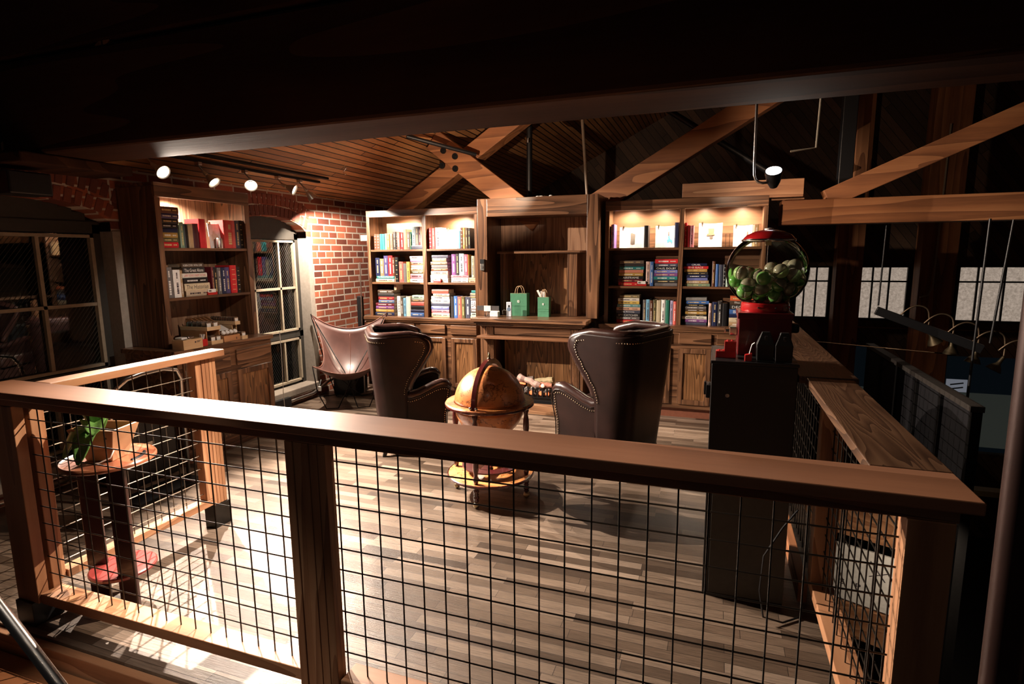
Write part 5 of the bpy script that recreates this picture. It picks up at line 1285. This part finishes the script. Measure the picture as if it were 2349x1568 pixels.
def tin_row(y,x0,x1,z,n,group,lab,hh=.062,w=.046):
    """upright flat tins standing one behind the other; the front one shows its white label"""
    for i in range(n):
        x=x1-.013-(x1-x0)*i/n
        t=thing('spice_tin',lab+(' front tin, white label showing' if i==0 else ' tins behind the labelled front tin'),'tin',(x,y,z),0,group+(' front' if i==0 else ''))
        MB().prism([(-w/2,0),(w/2,0),(w/2,hh-.008),(w/2-.008,hh),(-w/2+.008,hh),(-w/2,hh-.008)],lambda p:(0,p[0],p[1]),lambda p:(.011,p[0],p[1])).build('tin_body',tmt,t,local=True,bevel=.001)
        if i==0: MB().box(.0112,.0118,-w/2+.005,w/2-.005,.006,hh-.010).build('tin_label',tw,t,local=True)
tray(-2.80,-2.515,1.735,1.865,ZC+.11,.03,'long pale tin tray, upper level, nearest the green bag')
MB_=MB().box(-2.80,-2.53,1.735,1.743,ZC+.0002,ZC+.1095).box(-2.80,-2.53,1.857,1.865,ZC+.0002,ZC+.1095).build('tray_support',M['cedar']);tag(MB_,'pair of upright boards carrying the upper left tin tray','tray support')
tin_row(1.770,-2.78,-2.53,ZC+.1145,5,'tins in the upper left tray, left row','upper left tray left row:')
tin_row(1.830,-2.78,-2.525,ZC+.1145,6,'tins in the upper left tray, right row','upper left tray right row:')
tray(-2.82,-2.490,1.742+.002,1.855,ZC+.0,.03,'long pale tin tray on the counter under the upper left tray')
tin_row(1.772,-2.79,-2.50,ZC+.0045,9,'tins in the lower left tray, left row','lower left tray left row:')
tin_row(1.825,-2.79,-2.50,ZC+.0045,5,'tins in the lower left tray, right row','lower left tray right row:')
t=thing('sloped_rack','orange cedar rack with sloping dividers and a white card, centre of counter','rack',(-2.66,1.95,ZC))
for y in(1.875,1.915,1.955,1.995,2.035):
    MB().prism([(-2.90,ZC),(-2.505,ZC),(-2.505,ZC+.050),(-2.60,ZC+.075),(-2.84,ZC+.185),(-2.90,ZC+.185)],lambda p:(p[0],y,p[1]),lambda p:(p[0],y+.006,p[1])).build('divider',M['cedar'],t,bevel=.001)
MB().box(-2.504,-2.498,1.875,2.041,ZC,ZC+.050).build('front_board',M['cedar'],t,bevel=.001)
MB().box(-2.4978,-2.4972,2.0,2.006,ZC+.012,ZC+.03).build('drop_mark',LD,t)
q=MB();q.add([(-2.60,1.885,ZC+.082),(-2.60,2.03,ZC+.082),(-2.685,2.03,ZC+.118),(-2.685,1.885,ZC+.118),(-2.60,1.885,ZC+.085),(-2.60,2.03,ZC+.085),(-2.685,2.03,ZC+.121),(-2.685,1.885,ZC+.121)],[(0,1,2,3),(7,6,5,4),(0,4,5,1),(1,5,6,2),(2,6,7,3),(3,7,4,0)]).build('white_card',tw,t)
for i,y in enumerate((1.898,1.938,1.978,2.018)):
    o=MB().lathe([(0,0),(.017,0),(.018,.004),(.018,.016),(.017,.018),(0,.018)],(-2.535,y,ZC+.068),18,Matrix.Rotation(.9,3,'Y')).build('round_tin',tw);tag(o,'round white-topped tin lying in the sloped cedar rack','tin','round tins in the sloped rack')
tray(-2.86,-2.56,2.06,2.115,ZC+.12,.03,'pale tin tray, upper level at the right of the rack')
o=MB().box(-2.86,-2.60,2.062,2.070,ZC+.0002,ZC+.1195).box(-2.86,-2.60,2.105,2.113,ZC+.0002,ZC+.1195).build('tray_support',M['pine']);tag(o,'pair of upright boards carrying the upper right tin tray','tray support')
tin_row(2.088,-2.85,-2.57,ZC+.1245,10,'tins in the upper right tray','upper right tray:',.06,.042)
tray(-2.60,-2.49,2.055,2.115,ZC+.0,.03,'short pale tin tray at the right end of the counter')
tin_row(2.085,-2.58,-2.50,ZC+.0045,3,'tins in the short right tray','short right tray:',.058,.044)
# ================================================================== TRACK LIGHT, SPOTLIGHT, CEILING PIECES
tl=thing('lighting_track','black lighting track fixed along the plank ceiling over the brick wall','track light',(-2.78,2.3,2.36))
MB().beam((-2.78,1.0,2.372),(-2.78,3.55,2.372),.034,.022).build('track',M['blackmetal'],tl)
MB().beam((-2.70,.9,2.412),(-2.70,3.6,2.412),.02,.02).build('conduit',M['blackmetal'],tl)
lens=plain('lamp_lens',(1,.97,.93),.3,emit=16,ecol=(1,.9,.8))
HEADS=[(1.575,(.80,.45,-.28),260,'first track head from the left, lens glaring sideways'),(2.03,(.62,.10,-.62),130,'second track head from the left, brass-toned bell in profile'),
 (2.52,(.62,-.62,-.55),170,'third track head from the left, glaring towards the railing'),(2.93,(.86,.10,-.52),130,'fourth track head from the left, lens glaring down right'),(3.24,(.35,.55,-.78),65,'rightmost track head, turned down to the corner')]
AIM=[(.9,1.5,.0),(-.6,2.2,0),(-.1,.8,0),(-.6,3.8,1.2),(-2.7,4.0,1.0)]
for i,(y,dr,wt,lab) in enumerate(HEADS):
    d=(Vector(AIM[i])-Vector((-2.70,y,2.25))).normalized() if i in(0,3) else Vector(dr).normalized()
    t=thing('track_head',lab,'spotlight',(-2.78,y,2.36))
    piv=Vector((-2.72,y,2.275))
    MB().box(-2.80,-2.755,y-.018,y+.018,2.335,2.362).build('adapter',M['steel'],t,bevel=.003)
    MB().tube([(-2.778,y,2.335),tuple(piv)],.006,8).build('stem',M['steel'],t)
    R=d.to_track_quat('Z','Y').to_matrix()
    MB().lathe([(.012,-.012),(.014,.0),(.016,.03),(.013,.034),(.020,.045),(.030,.065),(.038,.09),(.050,.115),(.052,.122),(.046,.116)],tuple(piv),24,R,False).build('bell',plain('satin_bell',(.62,.55,.46),.35,.75),t,auto=True)
    on=i!=1 and i!=4
    c=piv+d*.108
    MB().lathe([(0,.0),(.034,0),(.034,.003),(0,.003)],tuple(c),20,R).build('lens',lens if on else plain('lens_edge_on',(1,.97,.93),.3,emit=8,ecol=(1,.9,.8)),t)
    p=piv+d*.125
    spot('track_spot',tuple(p),AIM[i],wt*6,(104,56,66,66,120)[i],.75 if i==0 else .35,(1,.83,.68),.035)
q=MB();pts=[(-2.20+.0,3.20,2.690-.0)]
S_=[(0,.06),(.008,.075),(.018,.068),(.016,.055),(.004,.045),(-.006,.034),(-.004,.018),(.008,.014),(.016,.022)]
hk=[(-2.49+a*1.3,3.6,2.42+b*1.5) for a,b in S_]
o=MB().tube(hk,.004,6).tube([(-2.49,3.6,2.52),(-2.485,3.6,2.546)],.003,6).build('s_hook',M['chrome'],smooth=True);tag(o,'small metal S-hook hanging from the plank ceiling','hook')
t=thing('ceiling_spotlight','black spotlight with glowing white lens pointing up above the gumball machine','spotlight',(1.53,2.0,2.0))
c=Vector((1.53,2.0,2.046));d=Vector((-.08,-.62,.78)).normalized();R=d.to_track_quat('Z','Y').to_matrix()
MB().lathe([(0,-.105),(.022,-.102),(.036,-.07),(.046,-.02),(.048,.0),(.044,.002),(.042,-.006),(0,-.010)],tuple(c),24,R).build('lamp_body',M['black'],t,auto=True)
MB().lathe([(0,.0),(.041,0),(.041,.004),(0,.006)],tuple(c),24,R).build('lens',plain('cool_lens',(1,.98,.95),.3,emit=22,ecol=(1,.97,.93)),t)
MB().tube([(1.414,2.0,3.2),(1.425,2.0,2.10),(1.428,2.0,2.03),(1.436,2.0,2.005),(1.452,2.0,1.988),(1.475,2.0,1.982),(1.505,2.0,1.985)],.0075,8).build('conduit',M['steel'],t,smooth=True)
spot('uplight',tuple(c+d*.02),tuple(c+d),14,110,.8,(1,.9,.78),.04)
pipe('light_stem',[(1.825,4.46,2.068),(1.815,4.46,2.24)],.01,plain('brown_rod',(.25,.16,.10),.5),'short rod standing behind the ceiling spotlight',cat='rod')
pipe('conduit',[(1.88,2.9,3.1),(1.86,2.9,2.30),(1.70,2.9,2.285)],.008,M['frame'],'pale conduit running down beside the black roof post')
o=MB().box(-2.98,-2.78,.66,.905,1.985,2.125).build('wall_speaker',M['black'],bevel=.01);tag(o,'black box speaker under the eave at the far left','speaker')
# ================================================================== LEFT CORNER PROPS
t=thing('hand_truck','chrome-framed folded hand truck leaning with black bags behind the side railing','hand truck',(-2.42,1.2,0))
pts=[(-2.35,.78,.02),(-2.35,.80,.62),(-2.33,.83,.76),(-2.31,.90,.815),(-2.31,1.0,.830),(-2.31,1.16,.835),(-2.31,1.26,.81),(-2.32,1.30,.74),(-2.34,1.31,.60),(-2.36,1.32,.02)]
MB().tube(pts,.014,12).build('tube_frame',M['steel'],t,smooth=True)
MB().box(-2.40,-2.18,.80,1.30,.004,.02).build('toe_plate',M['blackmetal'],t)
t=thing('equipment_case','black equipment case with small lit indicator beside the hand truck','case',(-2.6,1.2,0))
MB().box(-2.78,-2.50,.95,1.37,.0,.50).build('case_body',M['black'],t,bevel=.02)
MB().box(-2.499,-2.494,1.12,1.17,.22,.30).build('spec_label',M['paper'],t)
MB().ball((-2.497,1.10,.17),.005,8,5).build('indicator_light',plain('blue_led',(.2,.4,1),.4,emit=5,ecol=(.4,.6,1)),t)
o=MB().beam((-1.98,.32,.42),(-2.75,1.15,.66),.05,.03).build('black_strut',M['blackmetal']);tag(o,'black folded strut leaning under window one beside the stool','strut')
pipe('wall_conduit',[(-2.995,-.5,.055),(-2.995,1.35,.055),(-2.995,2.9,.055),(-2.99,3.5,.06),(-2.97,3.75,.15),(-2.96,3.95,.17)],.018,M['steel'],'grey conduit running along the foot of the brick wall')
o=MB().box(-3.04,-2.96,2.78,3.12,.012,.115).build('wall_vent_box',M['black'],bevel=.005);tag(o,'black box below the sill of the right brick-wall window','box')
pipe('pull_cord',[(-2.42,2.415,.93),(-2.43,2.43,.70),(-2.45,2.44,.35),(-2.43,2.43,.02)],.0028,M['paper'],'white cord hanging beside the corner bookcase cabinet',6,'cord')
pipe('leaning_rod',[(-2.60,3.93,.0),(-2.62,3.99,1.52)],.007,M['steel'],'thin steel rod leaning in the corner beside the bookcases',cat='rod')
o=MB().box(-2.70,-2.64,4.0,4.06,.0,1.13).build('folded_stand',M['black'],bevel=.01);tag(o,'black folded stand upright in the corner behind the sling chair','stand')
o=MB().box(-2.64,-2.5315,4.05,4.10,1.76,1.83).build('junction_box',plain('grey_metal_box',(.18,.17,.15),.5,.5),bevel=.005);tag(o,'small grey junction box at the left of the far-left bay','junction box')
t=thing('subwoofer','black speaker on the floor behind the sling chair','speaker',(-2.75,3.90,0))
MB().box(-2.90,-2.60,3.75,3.92,.0,.32).build('speaker_cabinet',M['black'],t,bevel=.012)
MB().lathe([(.10,-.0),(.10,.004),(.07,-.004),(.0,-.004)],(-2.75,3.746,.16),24,Matrix.Rotation(PI/2,3,'X')).build('speaker_cone',plain('speaker_cone',(.03,.03,.03),.5),t)
t=thing('power_adapter','white plug adapter on a cord hanging under the sling chair','adapter',(-2.80,3.38,.13))
MB().box(-2.815,-2.785,3.37,3.395,.13,.18).build('adapter_body',M['paper'],t,bevel=.004);MB().tube([(-2.80,3.382,.18),(-2.83,3.45,.24),(-2.90,3.5,.20)],.003,6).build('cord',M['black'],t)
pipe('floor_cable',[(-2.95,3.55,.012),(-2.8,3.72,.012),(-2.65,3.68,.012),(-2.5,3.80,.012),(-2.42,3.95,.012)],.006,M['black'],'black cable curling on the floor behind the sling chair',8,'cable')
# ================================================================== LOWER LEVEL SEEN PAST THE RIGHT RAILING
t=thing('partition','dark framed glass partition on the lower level right of the railing','partition',(2.95,4.2,-3))
for i in range(6):
    y=2.86+i*.56;MB().box(2.90,2.96,y,y+.05,-2.99,.52).build('partition_post',M['blackmetal'],t)
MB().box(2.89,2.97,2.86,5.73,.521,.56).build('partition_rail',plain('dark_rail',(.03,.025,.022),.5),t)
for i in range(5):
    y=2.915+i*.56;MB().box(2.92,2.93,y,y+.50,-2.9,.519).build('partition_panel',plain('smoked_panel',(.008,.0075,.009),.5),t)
t=thing('pendant_cluster','black boxed pendant fixture with curved brass arms and bell lamps','chandelier',(3.1,4.4,.8))
MB().beam((2.675,4.5,1.045),(3.47,4.36,.735),.07,.075).build('fixture_box',M['black'],t,bevel=.003)
brs=plain('aged_brass_tube',(.16,.115,.075),.45,.9)
A0=Vector((2.86,4.47,1.0));A1=Vector((3.66,4.30,.70))
for i in range(5):
    a=A0.lerp(A1,i/4.5);p=[a,a+Vector((.06,-.02,.07)),a+Vector((.13,-.03,.10)),a+Vector((.20,-.04,.07)),a+Vector((.22,-.04,-.02)),a+Vector((.22,-.04,-.12))]
    from mathutils import geometry
    pp=[];n=6
    for j in range(len(p)-1):
        for k in range(4):
            q0=p[max(j-1,0)];q1=p[j];q2=p[j+1];q3=p[min(j+2,len(p)-1)];u=k/4
            pp.append(.5*((2*q1)+(q2-q0)*u+(2*q0-5*q1+4*q2-q3)*u*u+(3*q1-q0-3*q2+q3)*u**3))
    pp.append(p[-1]);MB().tube(pp,.0075,8).build('curved_arm',brs,t,smooth=True)
    e=p[-1];MB().lathe([(.014,.0),(.016,-.05),(.020,-.07),(.045,-.10),(.062,-.135),(.058,-.135),(.04,-.105),(.015,-.075)],tuple(e),20,Matrix.Rotation((-.5,0,.2,.5,.3)[i],3,'Y'),False).build('bell_shade',plain('dull_brass_shade',(.06,.045,.025),.5,.8),t,auto=True)
MB().tube([(1.83,5.2,.66),(3.3,4.45,.665)],.0055,8).build('supply_conduit',brs,t)
pipe('hanging_rod',[(3.29,4.0,1.84),(3.275,4.0,.25)],.010,M['black'],'long black rod hanging before the third far window')
pipe('hanging_rod',[(2.70,4.5,1.84),(2.69,4.5,1.09)],.008,M['black'],'black rod holding the left end of the pendant fixture')
pipe('hanging_rod',[(3.56,4.3,1.84),(3.50,4.3,.80)],.010,M['black'],'black rod holding the right end of the pendant fixture')
pipe('wall_conduit',[(4.35,8.55,3.4),(4.33,8.55,1.05),(4.28,8.55,.93),(4.18,8.55,.90)],.012,M['frame'],'thin pale conduit curving on the column left of the third far window')
# sign board, crates and shelves on the lower level under the railing
t=thing('signboard','cream paper sign with crossed mark fixed on timber boards on the lower level','sign',(2.62,3.0,-1.3))
dr=Vector((.918,-.397,0));nr=Vector((-.397,-.918,0));B0=Vector((2.20,3.02,-1.02))
def brd(s0,s1,z0,z1,th,mat,nm,off=0):
    c=B0+dr*((s0+s1)/2)+Vector((0,0,(z0+z1)/2))+nr*off;M3=Matrix((dr,-nr,Vector((0,0,1)))).transposed()
    return MB().obox(tuple(c),(s1-s0,th,z1-z0),M3).build(nm,mat,t,bevel=.002)
brd(-.28,.62,.50,.76,.04,M['firX'],'timber_board');brd(-.28,.62,-.30,-.04,.04,M['firX'],'timber_board')
brd(-.02,.60,-.02,.42,.02,M['paper'],'sign_panel')
M3=Matrix((dr,Vector((0,0,1)),nr)).transposed().to_4x4()
M4=Matrix.Translation((B0+dr*.12+nr*.0115+Vector((0,0,.12)))-Vector((2.62,3.0,-1.3)))@M3
text('sign_lettering','S   P',.14,.045,M4,LD,t)
def cross(a,b):
    q=MB();pa=B0+dr*a[0]+Vector((0,0,a[1]))+nr*.012;pb=B0+dr*b[0]+Vector((0,0,b[1]))+nr*.012
    q.tube([pa,pb],.003,5);q.build('crossed_mark',LD,t)
cross((.24,.35),(.34,.22));cross((.24,.23),(.35,.29))
t=thing('work_table','wooden work table and boxes on the lower level past the mesh','table',(2.6,2.7,-3))
MB().box(1.95,3.2,2.3,2.95,-1.75,-1.70).build('table_top',M['firX'],t)
for x in(2.0,3.1):
    for y in(2.35,2.85): MB().box(x,x+.06,y,y+.06,-2.99,-1.7501).build('leg',M['firZ'],t)
for x,y,s,m_,l in((2.1,2.45,.22,M['cedar'],'small cedar crate on the lower work table'),(2.55,2.45,.28,M['firX'],'large pale crate on the lower work table')):
    o=MB().box(x,x+s,y,y+s,-1.699,-1.699+s*.7).build('crate',m_,bevel=.004);tag(o,l,'crate')
o=MB().box(3.7,4.9,5.60,5.74,-1.06,-1.0).build('yellow_shelf_board',plain('yellowish_plank',(.42,.33,.12),.5));tag(o,'yellowish lit plank beyond the right end of the handrail','board')
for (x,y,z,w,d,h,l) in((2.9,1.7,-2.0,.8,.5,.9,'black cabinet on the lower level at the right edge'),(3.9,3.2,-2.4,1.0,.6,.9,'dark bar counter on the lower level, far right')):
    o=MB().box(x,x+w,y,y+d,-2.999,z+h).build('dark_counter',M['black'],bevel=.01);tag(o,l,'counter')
for i,(x,y,z) in enumerate(((4.3,4.6,-.55),(4.42,4.75,-.62),(4.25,3.6,-1.2))):
    o=MB().box(x,x+.22,y,y+.10,z,z+.02).build('steel_tray',M['chrome']);tag(o,('shiny steel tray glinting beyond the partition, far one','shiny steel tray glinting beyond the partition, middle one','shiny steel tray glinting beyond the partition, lowest one')[i],'tray')
    MB().box(x-.1,x+.4,y-.05,y+.2,z-.03,z-.001)
# ================================================================== LIGHT
w=bpy.data.worlds.new('night');w.use_nodes=True;SC.world=w
w.node_tree.nodes['Background'].inputs[0].default_value=(.55,.5,.5,1);w.node_tree.nodes['Background'].inputs[1].default_value=.014
# ceiling spotlights hung above the view, aimed at the corner floor and along the railing
spot('corner_spot',(-.80,1.33,2.345),(-.98,.30,0),900,36,.25,(1,.86,.74),.03)
spot('rail_spot',(.25,1.33,2.345),(-.95,.0,.9),560,62,.5,(1,.80,.62),.03)
spot('truss_fill',(-.9,2.6,2.2),(-1.2,4.4,2.7),150,70,.8,(1,.72,.5),.06)  # added fill on the crossed braces, no fixture there
spot('truss_fill',(1.2,3.0,2.3),(2.6,4.4,2.3),75,100,.9,(1,.70,.48),.06)  # added warm fill on the chord and right braces, no fixture there
spot('landing_fill',(1.0,-2.3,3.2),(.9,-.1,.5),9,70,.8,(1,.78,.6),.05)  # added weak fill from behind the camera to lift the front posts
spot('bookcase_spot',(-.3,1.36,2.36),(-2.7,1.93,1.15),130,32,.6,(1,.85,.72),.03)
spot('stair_spot',(-.2,-1.1,3.0),(-.42,-.75,.6),220,34,.6,(1,.9,.8),.03)
spot('under_spot',(2.9,2.2,-.4),(2.5,3.0,-.9),30,100,.8,(1,.8,.6),.05)
v=SC.view_settings;v.view_transform='Standard';v.look='None';v.gamma=1;v.exposure=0;v.use_curve_mapping=False
for o in list(bpy.data.objects):
    if o.type=='LIGHT': pass
